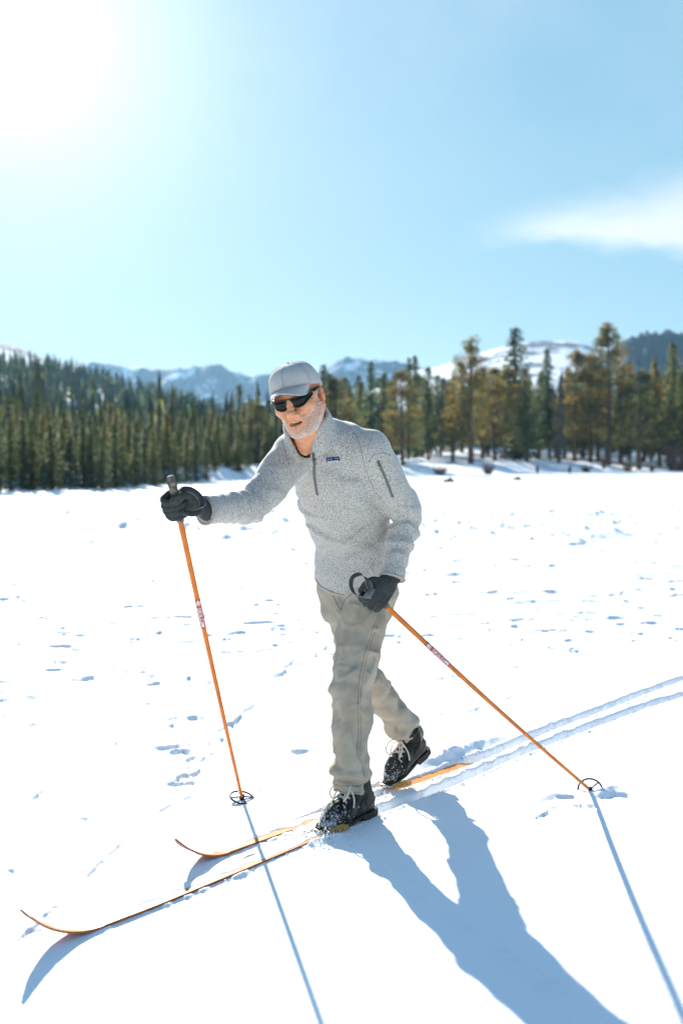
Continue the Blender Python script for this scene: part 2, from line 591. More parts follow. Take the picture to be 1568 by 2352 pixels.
        if name == 'near':
            s_vis = near_s(P, -0.45, 2.90)
            s_boot0 = near_s(P, -0.16, 3.22)
            s_back = near_s(P, 0.12, 3.56)
            depth = np.interp(arc, [0.16, 0.24, s_vis - 0.02, s_vis + 0.08, s_boot0, s_back, s_back + 0.3, 9, 12], [0.0, 0.014, 0.014, 0.013, 0.016, 0.035, 0.034, 0.034, 0.034])
        else:
            s_vis = near_s(P, -0.13, 3.46)
            s_b = near_s(P, 0.18, 3.8)
            depth = np.interp(arc, [0.16, 0.24, s_vis, s_vis + 0.1, s_b - 0.1, s_b, s_b + 0.5, s_b + 0.7, 12], [0.0, 0.016, 0.02, 0.02, 0.024, 0.048, 0.046, 0.034, 0.034])
        f = smooth01((w - best) / 0.024 + 0.5)
        berm = np.exp(-((best - w - 0.010) / 0.011) ** 2) * (0.002 + 0.014 * np.maximum(en, 0)) * smooth01(arc / 0.3)
        Z[idx] += -f * depth * (0.9 + 0.12 * en) + berm * (best < 0.2)
    # snow ploughed up beside the rear ski and by the baskets
    for (px, py, w, h) in ((1005, 1742, 0.15, 0.028), (1065, 1720, 0.15, 0.024), (1120, 1700, .12, .016), (860, 1800, 0.05, 0.014), (1395, 1812, 0.08, 0.012), (1270, 1822, 0.08, 0.008), (700, 1935, 0.05, 0.02), (760, 1925, .05, .02)):
        g = grd(px, py)
        sl = local(g.x, g.y, w * 2.2)
        x, y = X[sl] - g.x, Y[sl] - g.y
        Z[sl] += h * np.exp(-((x * 0.75 + y * 0.66) ** 2 / (w * w) + (-x * 0.66 + y * 0.75) ** 2 / (w * w * 0.09))) * (1 + 0.5 * edge_n[sl] + 0.3 * fbm(X[sl] / 0.02, Y[sl] / 0.02, 2, 5))
    for (px, py, hw, d) in ((1300, 1826, 85, 0.018), (1405, 1822, 40, 0.02), (1025, 1738, 60, 0.02)):
        g = grd(px, py)
        pit(g.x, g.y, hw / F * g.y, 0.06, d, 0.08, 0.3, int(px))
    V3 = np.stack([X, Y, Z], -1).reshape(-1, 3)
    i, j = np.meshgrid(np.arange(nr - 1), np.arange(na - 1), indexing='ij')
    q = np.stack([i * na + j, i * na + j + 1, (i + 1) * na + j + 1, (i + 1) * na + j], -1).reshape(-1, 4)[:, ::-1]
    o = mesh_obj('snow_field', V3, q, M_SNOW)
    tag(o, kind='structure')
    return o, (rs, th, Z)


GROUND, (G_R, G_T, G_Z) = build_ground()


def hgt(x, y):
    """height of the built sheet at a place"""
    r, a = math.hypot(x, y), math.atan2(x, y)
    i = min(max(np.searchsorted(G_R, r) - 1, 0), len(G_R) - 2)
    j = min(max(np.searchsorted(G_T, a) - 1, 0), len(G_T) - 2)
    fr = (r - G_R[i]) / (G_R[i + 1] - G_R[i])
    fa = (a - G_T[j]) / (G_T[j + 1] - G_T[j])
    return float((G_Z[i, j] * (1 - fa) + G_Z[i, j + 1] * fa) * (1 - fr) + (G_Z[i + 1, j] * (1 - fa) + G_Z[i + 1, j + 1] * fa) * fr)
# ------------------------------------------------------------------ mountains far behind the trees
def mountain_material(name, rock, snow_amt, rock2=None, scale=0.012):
    m, nt, b = new_mat(name)
    b.inputs['Roughness'].default_value = 0.9
    b.inputs['Specular IOR Level'].default_value = 0.05
    geo = nd(nt, 'ShaderNodeNewGeometry')
    n1 = nd(nt, 'ShaderNodeTexNoise', i_Scale=scale / 0.6, i_Detail=8.0, i_Roughness=0.62)
    nt.links.new(geo.outputs['Position'], n1.inputs[0])
    n2 = nd(nt, 'ShaderNodeTexNoise', i_Scale=scale * 8, i_Detail=5.0)
    nt.links.new(geo.outputs['Position'], n2.inputs[0])
    sp = nd(nt, 'ShaderNodeSeparateXYZ')
    nt.links.new(geo.outputs['Normal'], sp.inputs[0])
    v = math_n(nt, 'MULTIPLY_ADD', sp.outputs[2], 0.35, n1.outputs[0])
    v = math_n(nt, 'MULTIPLY_ADD', n2.outputs[0], 0.25, v)
    f = sstep(nt, v, 1.02 - snow_amt - 0.05, 1.02 - snow_amt + 0.05)
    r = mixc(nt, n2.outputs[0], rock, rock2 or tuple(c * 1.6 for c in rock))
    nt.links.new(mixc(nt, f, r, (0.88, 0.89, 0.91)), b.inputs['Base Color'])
    return m


def mountain(name, prof, R, depth, mat, seed, amp, u_step=0.004, gully=60.0, spike=0.0):
    """prof: list of (px, py) skyline points seen from the lake; a ridge of real depth at distance R"""
    R, depth, amp, gully = R * 0.6, depth * 0.6, amp * 0.6, gully * 0.6
    us = np.array([(p[0] - CX) / F for p in prof])
    hs = np.array([(HZ - p[1]) / F for p in prof])
    u = np.arange(us[0], us[-1], u_step)
    h0 = np.interp(u, us, hs) * R + HC
    k = np.array([0.25, 0.5, 0.25])
    h0[1:-1] = np.convolve(h0, k, 'same')[1:-1]
    nv = 46
    w = np.linspace(-1, 0.7, nv)
    U, W = np.meshgrid(u, w, indexing='ij')
    Yv = R + W * depth
    Xv = U * (R + W * depth * 0.6)
    H0 = np.repeat(h0[:, None], nv, 1)
    sl = np.where(W < 0, 1 - np.abs(W) ** 0.9 * 1.05, 1 - 0.8 * W)
    g = fbm(Xv / gully + seed, Yv / (gully * 3.2), 5, seed, 0.55)
    Z = H0 * sl + amp * g * (1 - np.exp(-np.abs(W) * 5)) + amp * 0.22 * fbm(Xv / (gully * 0.3), Yv / gully, 4, seed + 5, 0.6)
    if spike:
        Z = Z + spike * np.maximum(vnoise(Xv / 3.1, Yv / 3.1, 7) + 0.15, 0) * 2
    Z = np.maximum(Z, -12 + 0 * Z)
    a, bb = U.shape
    i, j = np.meshgrid(np.arange(a - 1), np.arange(bb - 1), indexing='ij')
    q = np.stack([i * bb + j, (i + 1) * bb + j, (i + 1) * bb + j + 1, i * bb + j + 1], -1).reshape(-1, 4)
    o = mesh_obj(name, np.stack([Xv, Yv, Z], -1).reshape(-1, 3), q, mat)
    return tag(o, kind='structure')


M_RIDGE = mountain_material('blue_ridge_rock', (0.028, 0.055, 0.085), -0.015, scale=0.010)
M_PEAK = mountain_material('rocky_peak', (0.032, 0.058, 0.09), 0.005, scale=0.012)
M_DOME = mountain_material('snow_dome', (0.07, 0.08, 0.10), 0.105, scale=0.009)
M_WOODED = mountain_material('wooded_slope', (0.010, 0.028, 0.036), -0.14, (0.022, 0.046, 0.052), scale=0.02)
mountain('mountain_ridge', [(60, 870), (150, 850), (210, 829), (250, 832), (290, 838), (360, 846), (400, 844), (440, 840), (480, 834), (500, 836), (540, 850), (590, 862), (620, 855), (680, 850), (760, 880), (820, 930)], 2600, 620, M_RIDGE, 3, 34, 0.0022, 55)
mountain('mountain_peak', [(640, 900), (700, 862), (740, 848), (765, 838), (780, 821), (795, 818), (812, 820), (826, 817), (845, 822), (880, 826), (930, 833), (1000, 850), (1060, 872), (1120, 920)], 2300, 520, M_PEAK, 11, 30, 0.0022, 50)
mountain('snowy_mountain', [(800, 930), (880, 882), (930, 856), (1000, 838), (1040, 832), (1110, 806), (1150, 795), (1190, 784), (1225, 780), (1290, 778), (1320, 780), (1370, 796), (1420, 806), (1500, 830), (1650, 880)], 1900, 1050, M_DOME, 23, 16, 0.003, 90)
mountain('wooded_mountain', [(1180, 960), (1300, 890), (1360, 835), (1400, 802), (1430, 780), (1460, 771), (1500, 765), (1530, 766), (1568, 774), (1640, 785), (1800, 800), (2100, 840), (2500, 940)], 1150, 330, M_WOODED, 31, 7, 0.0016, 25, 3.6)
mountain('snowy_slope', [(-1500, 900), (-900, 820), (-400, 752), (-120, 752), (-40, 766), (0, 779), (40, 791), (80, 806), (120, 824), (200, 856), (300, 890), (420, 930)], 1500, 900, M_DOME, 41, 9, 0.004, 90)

# ------------------------------------------------------------------ conifers
def foliage_material(name, cols, trans=0.5):
    """needles: colour from the tree (random per object) and from the spray"""
    m, nt, b = new_mat(name)
    oi = nd(nt, 'ShaderNodeObjectInfo')
    tc = nd(nt, 'ShaderNodeTexCoord')
    at_ = nd(nt, 'ShaderNodeAttribute', attribute_name='tone')
    c = mixc(nt, oi.outputs['Random'], cols[0], cols[1])
    c = mixc(nt, math_n(nt, 'MULTIPLY', at_.outputs['Fac'], 1.0), c, cols[2])
    b.inputs['Roughness'].default_value = 0.7
    b.inputs['Specular IOR Level'].default_value = 0.15
    nt.links.new(c, b.inputs['Base Color'])
    tr = nd(nt, 'ShaderNodeBsdfTranslucent')
    warm = mixc(nt, 1.0, c, (1.3, 1.2, 0.68), 'MULTIPLY')
    nt.links.new(warm, tr.inputs[0])
    mx = nd(nt, 'ShaderNodeMixShader')
    mx.inputs[0].default_value = trans
    nt.links.new(b.outputs[0], mx.inputs[1])
    nt.links.new(tr.outputs[0], mx.inputs[2])
    out = [n for n in nt.nodes if n.type == 'OUTPUT_MATERIAL'][0]
    nt.links.new(mx.outputs[0], out.inputs[0])
    return m


M_SPRUCE = foliage_material('spruce_needles', ((0.046, 0.108, 0.080), (0.078, 0.125, 0.078), (0.135, 0.155, 0.088)))
M_PINE = foliage_material('pine_needles', ((0.100, 0.128, 0.050), (0.160, 0.152, 0.056), (0.300, 0.215, 0.075)))
M_OLIVE = foliage_material('mixed_needles', ((0.075, 0.130, 0.072), (0.118, 0.148, 0.076), (0.220, 0.205, 0.092)))
M_DEAD = foliage_material('dead_needles', ((0.15, 0.125, 0.10), (0.17, 0.14, 0.11), (0.20, 0.165, 0.13)), 0.2)
M_BARK = plain('pine_bark', (0.17, 0.105, 0.07), 0.9, 0.1, var=0.5, scale=3.0)
M_GREYBARK = plain('grey_bark', (0.22, 0.19, 0.17), 0.9, 0.1, var=0.4, scale=3.0)


def tree_meshes(kind, seed):
    """unit-height trunk and crown meshes"""
    r = random.Random(seed)
    tv = MB()
    lean = [(0, 0)]
    for i in range(9):
        lean.append((lean[-1][0] + r.uniform(-.006, .006), lean[-1][1] + r.uniform(-.006, .006)))

    def axis(z):
        k = min(z * 9, 8.999)
        i = int(k)
        f = k - i
        return Vector((lean[i][0] * (1 - f) + lean[i + 1][0] * f, lean[i][1] * (1 - f) + lean[i + 1][1] * f, z))
    base_r = {'pine': 0.016, 'broken': 0.018, 'spruce': 0.015, 'narrow': 0.014, 'spruce_high': 0.015, 'narrow_high': 0.013, 'dead': 0.014}[kind]
    tv.tube([axis(z) for z in np.linspace(-0.03, 0.99, 10)], [base_r * (1.12 - z) + 0.0015 for z in np.linspace(0, 1, 10)], 7)
    V, Fc, T = [], [], []

    def spray(p, d, ln, wd, tone, droop=0.3):
        side = d.cross(Vector((0, 0, 1)))
        if side.length < 1e-3:
            side = Vector((1, 0, 0))
        side.normalize()
        side = (side + Vector((0, 0, r.uniform(-.7, .7)))).normalized()
        b0 = len(V)
        tip = p + d * ln + Vector((0, 0, -droop * ln))
        mid = p + d * ln * 0.55
        V.extend([p, mid + side * wd, tip, mid - side * wd])
        Fc.append((b0, b0 + 1, b0 + 2, b0 + 3))
        T.extend([tone] * 4)
    high = kind.endswith('_high')
    kind = kind.replace('_high', '')
    if kind in ('spruce', 'narrow'):
        z0 = r.uniform(0.11, 0.19) if high else r.uniform(0.02, 0.06)
        wmax = r.uniform(0.16, 0.20) if kind == 'spruce' else r.uniform(0.10, 0.125)
        z = z0
        while z < 0.985:
            t = (z - z0) / (1 - z0)
            rad = wmax * (1 - t) ** (0.85 if kind == 'spruce' else 0.6) * r.uniform(0.7, 1.15) + 0.007
            if t < 0.12:
                rad *= 0.6 + t * 3.3
            nb = r.randint(6, 9)
            a0 = r.random() * 6.28
            for k in range(nb):
                if r.random() < 0.1:
                    continue
                a = a0 + k * 2 * math.pi / nb + r.uniform(-.3, .3)
                L = rad * r.uniform(0.65, 1.2)
                d = Vector((math.cos(a), math.sin(a), r.uniform(-.45, 0.0)))
                p = axis(z) + Vector((0, 0, r.uniform(-.006, .006)))
                tone = max(0, min(1, r.gauss(0.3, 0.22)))
                n = max(2, int(L / 0.022))
                for q in range(n):
                    s = (q + r.random()) / n
                    spray(p + d * L * s, Vector((d.x + r.uniform(-.8, .8), d.y + r.uniform(-.8, .8), r.uniform(-.55, .25))).normalized(),
                          r.uniform(0.020, 0.042) * (0.6 + 0.6 * (1 - t)), r.uniform(0.008, 0.016), min(1, tone + 0.25 * s), 0.45)
            z += r.uniform(0.013, 0.021) * (1.15 - 0.45 * t)
    elif kind in ('pine', 'broken'):
        z0 = r.uniform(0.17, 0.27)
        nclump = r.randint(105, 125)
        for c in range(nclump):
            t = r.random() ** 0.9
            if kind == 'broken' and 0.82 < t < 0.86:
                continue
            z = z0 + (0.985 - z0) * t
            prof = ((1.02 - t) ** 0.62 * min(1, 0.55 + 3 * t)) * r.uniform(0.55, 1.1)
            if kind == 'broken' and t > 0.84:
                prof *= 0.85
            rad = 0.25 * prof + 0.006
            a = r.random() * 6.28
            c0 = axis(z)
            ce = c0 + Vector((math.cos(a), math.sin(a), r.uniform(-.15, .25))) * rad * r.uniform(0.5, 1.05)
            tone = max(0, min(1, r.gauss(0.4, 0.28)))
            tv.tube([c0 - Vector((0, 0, 0.012)), (c0 + ce) / 2, ce], [0.0028, 0.002, 0.0008], 4, caps=False)
            cr = r.uniform(0.028, 0.055) * (1.1 - 0.5 * t)
            for q in range(40):
                dv = Vector((r.gauss(0, 1), r.gauss(0, 1), r.gauss(0, 0.8))).normalized()
                spray(ce + dv * cr * r.random() ** 0.5, (dv + Vector((0, 0, 0.3))).normalized(), r.uniform(0.013, 0.026), r.uniform(0.004, 0.009), tone, 0.1)
    else:
        z0 = 0.10
        for c in range(150):
            t = r.random()
            z = z0 + 0.83 * t
            rad = (0.055 + 0.05 * math.sin(3 * t + 0.4)) * (1 - 0.75 * t) * r.uniform(0.4, 1.1)
            a = r.random() * 6.28
            c0 = axis(z)
            ce = c0 + Vector((math.cos(a) * rad, math.sin(a) * rad, -rad * 1.3))
            tv.tube([c0, (c0 + ce) / 2 + Vector((0, 0, 0.004)), ce], [0.002, 0.0015, 0.0006], 4, caps=False)
            for q in range(11):
                s = r.random()
                p = c0.lerp(ce, s)
                spray(p, Vector((r.uniform(-.6, .6), r.uniform(-.6, .6), -1)).normalized(), r.uniform(0.018, 0.04), r.uniform(0.003, 0.006), r.random(), 0.2)
    tm = bpy.data.meshes.new('trunk')
    tm.from_pydata(tv.v, [], tv.f)
    cm = bpy.data.meshes.new('crown')
    cm.from_pydata([tuple(p) for p in V], [], Fc)
    at_ = cm.attributes.new('tone', 'FLOAT', 'POINT')
    at_.data.foreach_set('value', np.array(T, dtype=np.float32))
    for me in (tm, cm):
        me.polygons.foreach_set('use_smooth', np.ones(len(me.polygons), dtype=bool))
    tm.materials.append(M_GREYBARK if kind == 'dead' else M_BARK)
    return tm, cm


TREE_LIB = {}
for kind_, n_ in (('spruce', 3), ('narrow', 3), ('pine', 4), ('broken', 1), ('dead', 1), ('spruce_high', 3), ('narrow_high', 2)):
    TREE_LIB[kind_] = [tree_meshes(kind_, 100 + 7 * i + len(kind_) * 31) for i in range(n_)]
CROWN_MAT = {'spruce': M_SPRUCE, 'narrow': M_SPRUCE, 'pine': M_PINE, 'broken': M_PINE, 'dead': M_DEAD, 'spruce_high': M_SPRUCE, 'narrow_high': M_SPRUCE}
NAME = {'spruce': 'spruce_tree', 'narrow': 'spruce_tree', 'pine': 'pine_tree', 'broken': 'pine_tree', 'dead': 'dead_tree', 'spruce_high': 'spruce_tree', 'narrow_high': 'spruce_tree'}
_mat_copies = {}


def crown_mesh(kind, i, mat):
    key = (kind, i, mat.name)
    if key not in _mat_copies:
        me = TREE_LIB[kind][i][1].copy()
        me.name = 'crown'
        me.materials.clear()
        me.materials.append(mat)
        _mat_copies[key] = me
    return _mat_copies[key]


TREES = []


def plant(kind, x, y, h, label, group=None, wide=1.0, idx=None, mat=None, rot=None):
    lib = TREE_LIB[kind]
    i = random.randrange(len(lib)) if idx is None else idx
    e = empty(NAME[kind], (x, y, hgt(x, y) - 0.05))
    e.scale = (h * wide, h * wide, h)
    e.rotation_euler = (random.uniform(-.02, .02), random.uniform(-.02, .02), random.uniform(0, 6.28) if rot is None else rot)
    tag(e, label, 'tree', group)
    for nm, me in (('trunk', lib[i][0]), ('crown', crown_mesh(kind, i, mat or CROWN_MAT[kind]))):
        link(bpy.data.objects.new(nm, me), e)
    p_ = Vector(e.location) - Vector((0, 0, HC))
    TREES.append((e, kind, (mat or CROWN_MAT[kind]).name, CX + F * p_.x / p_.y, p_.y, h, wide, group))
    return e


def plant_px(kind, px, top, Y, label, group=None, **kw):
    """a tree whose top shows at the pixel, standing Y metres away"""
    p = at(px, top, Y)
    b = hgt(p.x, Y)
    return plant(kind, p.x, Y, max(p.z - b, 1.5), label, group, **kw)


# trees that stand out along the right shore
plant_px('broken', 1083, 775, 100, 'tall tan pine with a broken open top and bare lower trunk on the right shore', wide=1.25)
plant_px('narrow', 1186, 746, 122, 'tallest dark green spruce, its spire crossing the snowy dome mountain', wide=1.5)
plant_px('narrow_high', 1264, 795, 125, 'slim dark spruce spire just behind the grey dead tree')
plant_px('dead', 1285, 842, 112, 'grey dead tree with hanging bare branches among the green pines', wide=1.5)
plant_px('pine', 1401, 742, 116, 'tallest golden brown pine, pale trunk showing and a thin tuft at its top', wide=1.05, idx=0)
plant_px('spruce_high', 1551, 780, 122, 'pointed tan green spruce in front of the dark wooded mountain at the right edge', wide=1.1, mat=M_OLIVE)
plant_px('narrow', 1498, 815, 135, 'thin pencil shaped spruce against the dark wooded mountain', wide=0.8, mat=M_OLIVE)
plant_px('pine', 1358, 813, 120, 'orange brown pine just left of the tallest golden pine', wide=1.15, idx=1)
plant_px('pine', 1322, 803, 118, 'pointed brown pine just right of the grey dead tree', wide=1.1, idx=2)
plant_px('narrow', 853, 825, 96, 'thin dark spruce spire rising above the skier\'s shoulder in front of the rocky peak')
plant_px('narrow', 938, 818, 118, 'left one of two slim twin spruce spires right of the rocky peak', wide=0.9)
plant_px('narrow', 955, 812, 121, 'right one of two slim twin spruce spires right of the rocky peak', wide=0.9)
plant_px('narrow', 741, 833, 92, 'dark spruce spire rising directly beside the right side of the grey cap')
plant_px('spruce_high', 985, 838, 108, 'broad dark green spruce left of the broken topped pine', wide=1.2)
plant_px('pine', 1470, 846, 114, 'wide bushy olive pine under the dark wooded mountain', wide=1.5, idx=3, mat=M_OLIVE)
plant_px('pine', 1138, 842, 112, 'short tan pine between the broken topped pine and the tallest spruce', wide=1.2, idx=1)
plant_px('narrow', 879, 851, 98, 'short dark spruce spire right of the thin spire above the shoulder')
plant_px('pine', 925, 850, 88, 'bushy ochre pine with a straight pale trunk behind the skier\'s left shoulder', wide=1.35, idx=2)
plant_px('pine', 765, 866, 90, 'brown bushy pine between the cap and the thin dark spire', wide=1.4, idx=0)

g_r = 'trees of the right shore'
l_r = 'conifer in the mixed belt of trees along the right shore'
spots = [(800, 880, 95), (828, 872, 104), (900, 872, 112), (963, 860, 128), (1012, 862, 118), (1040, 858, 104), (1062, 832, 130), (1108, 838, 118), (1160, 846, 116), (1212, 842, 106),
         (1237, 846, 128), (1297, 838, 138), (1340, 838, 140), (1376, 842, 130), (1428, 835, 124), (1448, 828, 138), (1480, 850, 128), (1518, 842, 118), (1536, 852, 134), (1566, 848, 116),
         (1588, 800, 126), (1612, 830, 122), (1640, 790, 130), (1670, 840, 124), (1700, 815, 134), (1735, 800, 128), (1770, 835, 136), (1810, 806, 132), (848, 905, 100), (1190, 880, 134), (1402, 868, 136), (1078, 880, 134)]
for i, (px, tp, Y) in enumerate(spots):
    k = ('spruce_high', 'spruce_high', 'narrow_high', 'pine', 'spruce_high')[i % 5]
    plant_px(k, px, tp, Y, l_r, g_r, wide=1.35 if 'narrow' not in k else 1.5, mat=(M_SPRUCE, M_OLIVE, None, M_OLIVE, M_SPRUCE, M_PINE)[i % 6])
rr = random.Random(12)
for i in range(100):
    px = rr.uniform(720, 1820)
    Y = 118 + rr.random() * 75 + max(0, px - 1000) * 0.075
    plant_px(rr.choice(('spruce_high', 'narrow', 'pine', 'spruce_high')), px, 878 + rr.uniform(-28, 45), Y, l_r, g_r, wide=rr.uniform(1.3, 1.8), mat=rr.choice((M_SPRUCE, M_OLIVE)))

# the dense left shore
g_l = 'trees of the left shore'
l_l = 'conifer in the dense stand along the left shore below the wooded hill'
plant_px('pine', 590, 925, 78, 'yellow green pine at the near edge of the left stand beside the skier\'s right shoulder', wide=1.7, idx=1, mat=M_OLIVE)
plant_px('narrow', 545, 878, 92, 'pointed spruce standing a head above the stand left of the cap', wide=1.1)
for i in range(118):
    px = -170 + (i + rr.random()) * (930 / 118)
    row = i % 3
    ys = float(np.interp((px - CX) / F * 60, SHORE_X, SHORE_Y))
    Y = ys + (0.8, 7, 16)[row] + rr.uniform(0, 5)
    tp = np.interp(px, [-170, 0, 200, 400, 600, 780], [905, 912, 930, 938, 930, 905]) + (55, 25, 0)[row] + rr.uniform(-18, 22)
    plant_px(rr.choice(('spruce', 'narrow', 'spruce')), px, tp, Y, l_l, g_l, wide=rr.uniform(1.2, 1.7), mat=rr.choice((M_SPRUCE, M_SPRUCE, M_OLIVE)))


def label_trees():
    tone = {'spruce_needles': 'dark green', 'mixed_needles': 'olive green', 'pine_needles': 'golden brown'}
    marks_r = [(-9999, 760, 'behind the grey cap on the right shore'), (760, 850, 'just right of the cap'), (850, 930, 'behind the skier\'s left shoulder'), (930, 1000, 'near the twin spruce spires'), (1000, 1046, 'left of the broken topped pine'),
               (1046, 1120, 'around the broken topped pine'), (1120, 1182, 'between the broken topped pine and tallest spruce'), (1182, 1262, 'between tallest spruce and grey dead tree'), (1262, 1315, 'around the grey dead tree'),
               (1315, 1396, 'between grey dead tree and tallest golden pine'), (1396, 1470, 'right of the tallest golden pine'), (1470, 1530, 'under the dark wooded mountain'), (1530, 9999, 'at the right edge')]
    marks_l = [(-9999, 110, 'at the left edge'), (110, 230, 'below the wooded hill crest'), (230, 375, 'left of the raised glove'), (375, 470, 'above the raised glove'), (470, 560, 'above the raised forearm'), (560, 9999, 'beside the cap and right shoulder')]
    buckets = {}
    for t in TREES:
        e, kind, mt, px, Y, h, wide, group = t
        if not group:
            continue
        left = group == 'trees of the left shore'
        mk = next(m for a, b, m in (marks_l if left else marks_r) if a <= px < b)
        size = ('slim' if 'narrow' in kind else 'bushy' if kind == 'pine' else 'broad')
        buckets.setdefault((size, tone[mt], 'pine' if kind == 'pine' else 'spruce', mk, left), []).append(t)
    words = ['leftmost', 'second', 'third', 'fourth', 'fifth', 'sixth', 'seventh', 'eighth', 'ninth', 'tenth', 'eleventh', 'twelfth', 'thirteenth', 'fourteenth', 'fifteenth', 'sixteenth', 'seventeenth', 'eighteenth', 'nineteenth', 'twentieth']
    for (size, tn, kd, mk, left), ts in buckets.items():
        ts.sort(key=lambda t: t[3])
        shore = 'on the left shore' if left else 'on the right shore'
        for i, t in enumerate(ts):
            if len(ts) == 1:
                t[0]['label'] = f'{size} {tn} {kd} {mk}'
            else:
                w = words[min(i, 19)] + ('' if i == 0 else ' from left')
                t[0]['label'] = f'{w} {size} {tn} {kd} {mk}'


label_trees()


# the wood that covers the hill behind: one mass nobody could count
def build_forest():
    r = random.Random(3)
    V, Fc, T = [], [], []
    n = 0
    while n < 6000:
        u = r.uniform(-0.95, 0.8)
        d = 72 + 335 * r.random() ** 0.8
        x, y = u * d, d
        s = float(shore_s(x, y))
        if s < 22:
            continue
        if u > -0.02 and (d < 150 or r.random() < 0.45):
            continue
        n += 1
        z = hgt(x, y)
        h = r.uniform(5.0, 8.6)
        w = h * r.uniform(0.09, 0.15)
        tone = min(1, max(0, r.gauss(0.45, 0.3)))
        nl, ns = 6, 7
        for l in range(nl):
            zb = z + h * (0.06 + 0.90 * l / nl)
            zt = zb + h * (0.30 if l < nl - 1 else 0.12)
            rad = w * (1 - l / nl) ** 0.8 * r.uniform(0.8, 1.15)
            b0 = len(V)
            V.append((x, y, zt))
            T.append(tone)
            a0 = r.random() * 6.28
            for k in range(ns):
                a = a0 + k * 6.283 / ns
                q = rad * r.uniform(0.45, 1.25)
                V.append((x + q * math.cos(a), y + q * math.sin(a), zb - r.uniform(0, 0.05) * h))
                T.append(min(1, tone + r.uniform(-.1, .25)))
            for k in range(ns):
                if r.random() < 0.86:
                    Fc.append((b0, b0 + 1 + k, b0 + 1 + (k + 1) % ns))
    o = mesh_obj('forest', V, np.array(Fc), M_FOREST, None, False)
    a = o.data.attributes.new('tone', 'FLOAT', 'POINT')
    a.data.foreach_set('value', np.array(T, dtype=np.float32))
    tag(o, kind='stuff')
    return o


M_FOREST = foliage_material('forest_needles', ((0.064, 0.122, 0.096), (0.064, 0.122, 0.096), (0.150, 0.170, 0.112)), 0.5)
build_forest()

# ------------------------------------------------------------------ small things at the edge of the lake
def small_bush(name, px, py, Y, hpx, wpx, mat, label, n=46, cat='bush'):
    p = at(px, py, Y)
    z = hgt(p.x, Y)
    h, w = hpx / F * Y, wpx / F * Y
    r = random.Random(int(px))
    m = MB()
    for i in range(n):
        a, q = r.random() * 6.28, r.random() ** 0.5
        b = Vector((p.x + math.cos(a) * w * 0.2 * q, Y + math.sin(a) * w * 0.2 * q, z - 0.03))
        t = Vector((p.x + math.cos(a) * w * 0.55 * q, Y + math.sin(a) * w * 0.5 * q, z + h * r.uniform(0.55, 1.0)))
        m.tube([b, b.lerp(t, 0.5) + Vector((r.uniform(-.05, .05), r.uniform(-.05, .05), 0)), t], [0.028, 0.018, 0.006], 4, caps=False)
        for k in range(3):
            s = b.lerp(t, r.uniform(0.45, 0.95))
            m.tube([s, s + Vector((r.uniform(-.3, .3) * w * .5, r.uniform(-.3, .3) * w * .5, r.uniform(0.05, .25) * h))], [0.014, 0.004], 3, caps=False)
    o = m.build(name, mat)
    return tag(o, label, cat)


M_TWIG = plain('red_twigs', (0.20, 0.11, 0.085), 0.8, 0.1, var=0.4, scale=2)
M_RUST = plain('rust_needles', (0.20, 0.09, 0.03), 0.8, 0.1, var=0.5, scale=3)
M_DKGREEN = plain('seedling_needles', (0.04, 0.05, 0.02), 0.8, 0.1, var=0.4, scale=3)
small_bush('willow_bush', 1556, 1062, 108, 66, 90, M_TWIG, 'reddish leafless willow bush at the right edge of the shore', 120)
small_bush('young_tree', 1386, 1076, 108, 30, 16, M_RUST, 'small rust brown young conifer in the snow below the tallest golden pine', 40, 'young tree')
small_bush('young_tree', 1307, 1092, 90, 20, 10, M_DKGREEN, 'tiny dark green sapling on the snow bank below the grey dead tree', 26, 'young tree')
small_bush('young_tree', 1496, 1085, 100, 18, 12, M_DKGREEN, 'tiny dark green sapling on the snow bank right of the rust brown one', 26, 'young tree')
small_bush('young_tree', 1233, 1092, 92, 20, 10, M_RUST, 'small brown sapling on the snow bank left of the dark green saplings', 26, 'young tree')


M_BRUSH = plain('brown_brush', (0.15, 0.095, 0.06), 0.8, 0.1, var=0.4, scale=2)
small_bush('low_brush', 1120, 1092, 84, 26, 34, M_BRUSH, 'low brown brush on the snow bank under the broken topped pine', 44, 'brush')
small_bush('low_brush', 1010, 1090, 80, 22, 40, M_BRUSH, 'low brown brush on the shore between boulder and twin spruce spires', 44, 'brush')
small_bush('low_brush', 1440, 1074, 104, 24, 34, M_BRUSH, 'low brown brush on the shore right of the rust brown young conifer', 44, 'brush')
small_bush('low_brush', 1345, 1082, 97, 18, 28, M_DKGREEN, 'low dark green brush on the shore left of the rust brown young conifer', 36, 'brush')


def rock(px, py, w, hh, mat, label):
    g = grd(px, py)
    r = random.Random(9)
    m = MB()
    m.ball(g + Vector((0, 0, 0.02)), 1.0, 12, 7, (w, w * 0.7, hh))
    vs = []
    for v in m.v:
        q = Vector(v) - g
        n = 1 + 0.22 * math.sin(7 * q.x / w + 1) * math.cos(5 * q.y / w) + r.uniform(-.06, .06)
        vs.append(tuple(g + Vector((q.x * n, q.y * n, q.z * (0.9 + 0.2 * math.sin(4 * q.x / w))))))
    m.v = vs
    o = m.build('boulder', mat)
    return tag(o, label, 'boulder')


M_ROCK = plain('tan_rock', (0.33, 0.20, 0.12), 0.9, 0.1, var=0.45, scale=2.5, bump=0.6, bscale=12, bdist=0.05)
rock(1030, 1108, 0.30, 0.27, M_ROCK, 'low tan boulder poking out of the lake snow right of the skier\'s sleeve')
rock(1187, 1103, 0.24, 0.25, M_ROCK, 'small brown boulder at the snow bank between the boulder and the saplings')
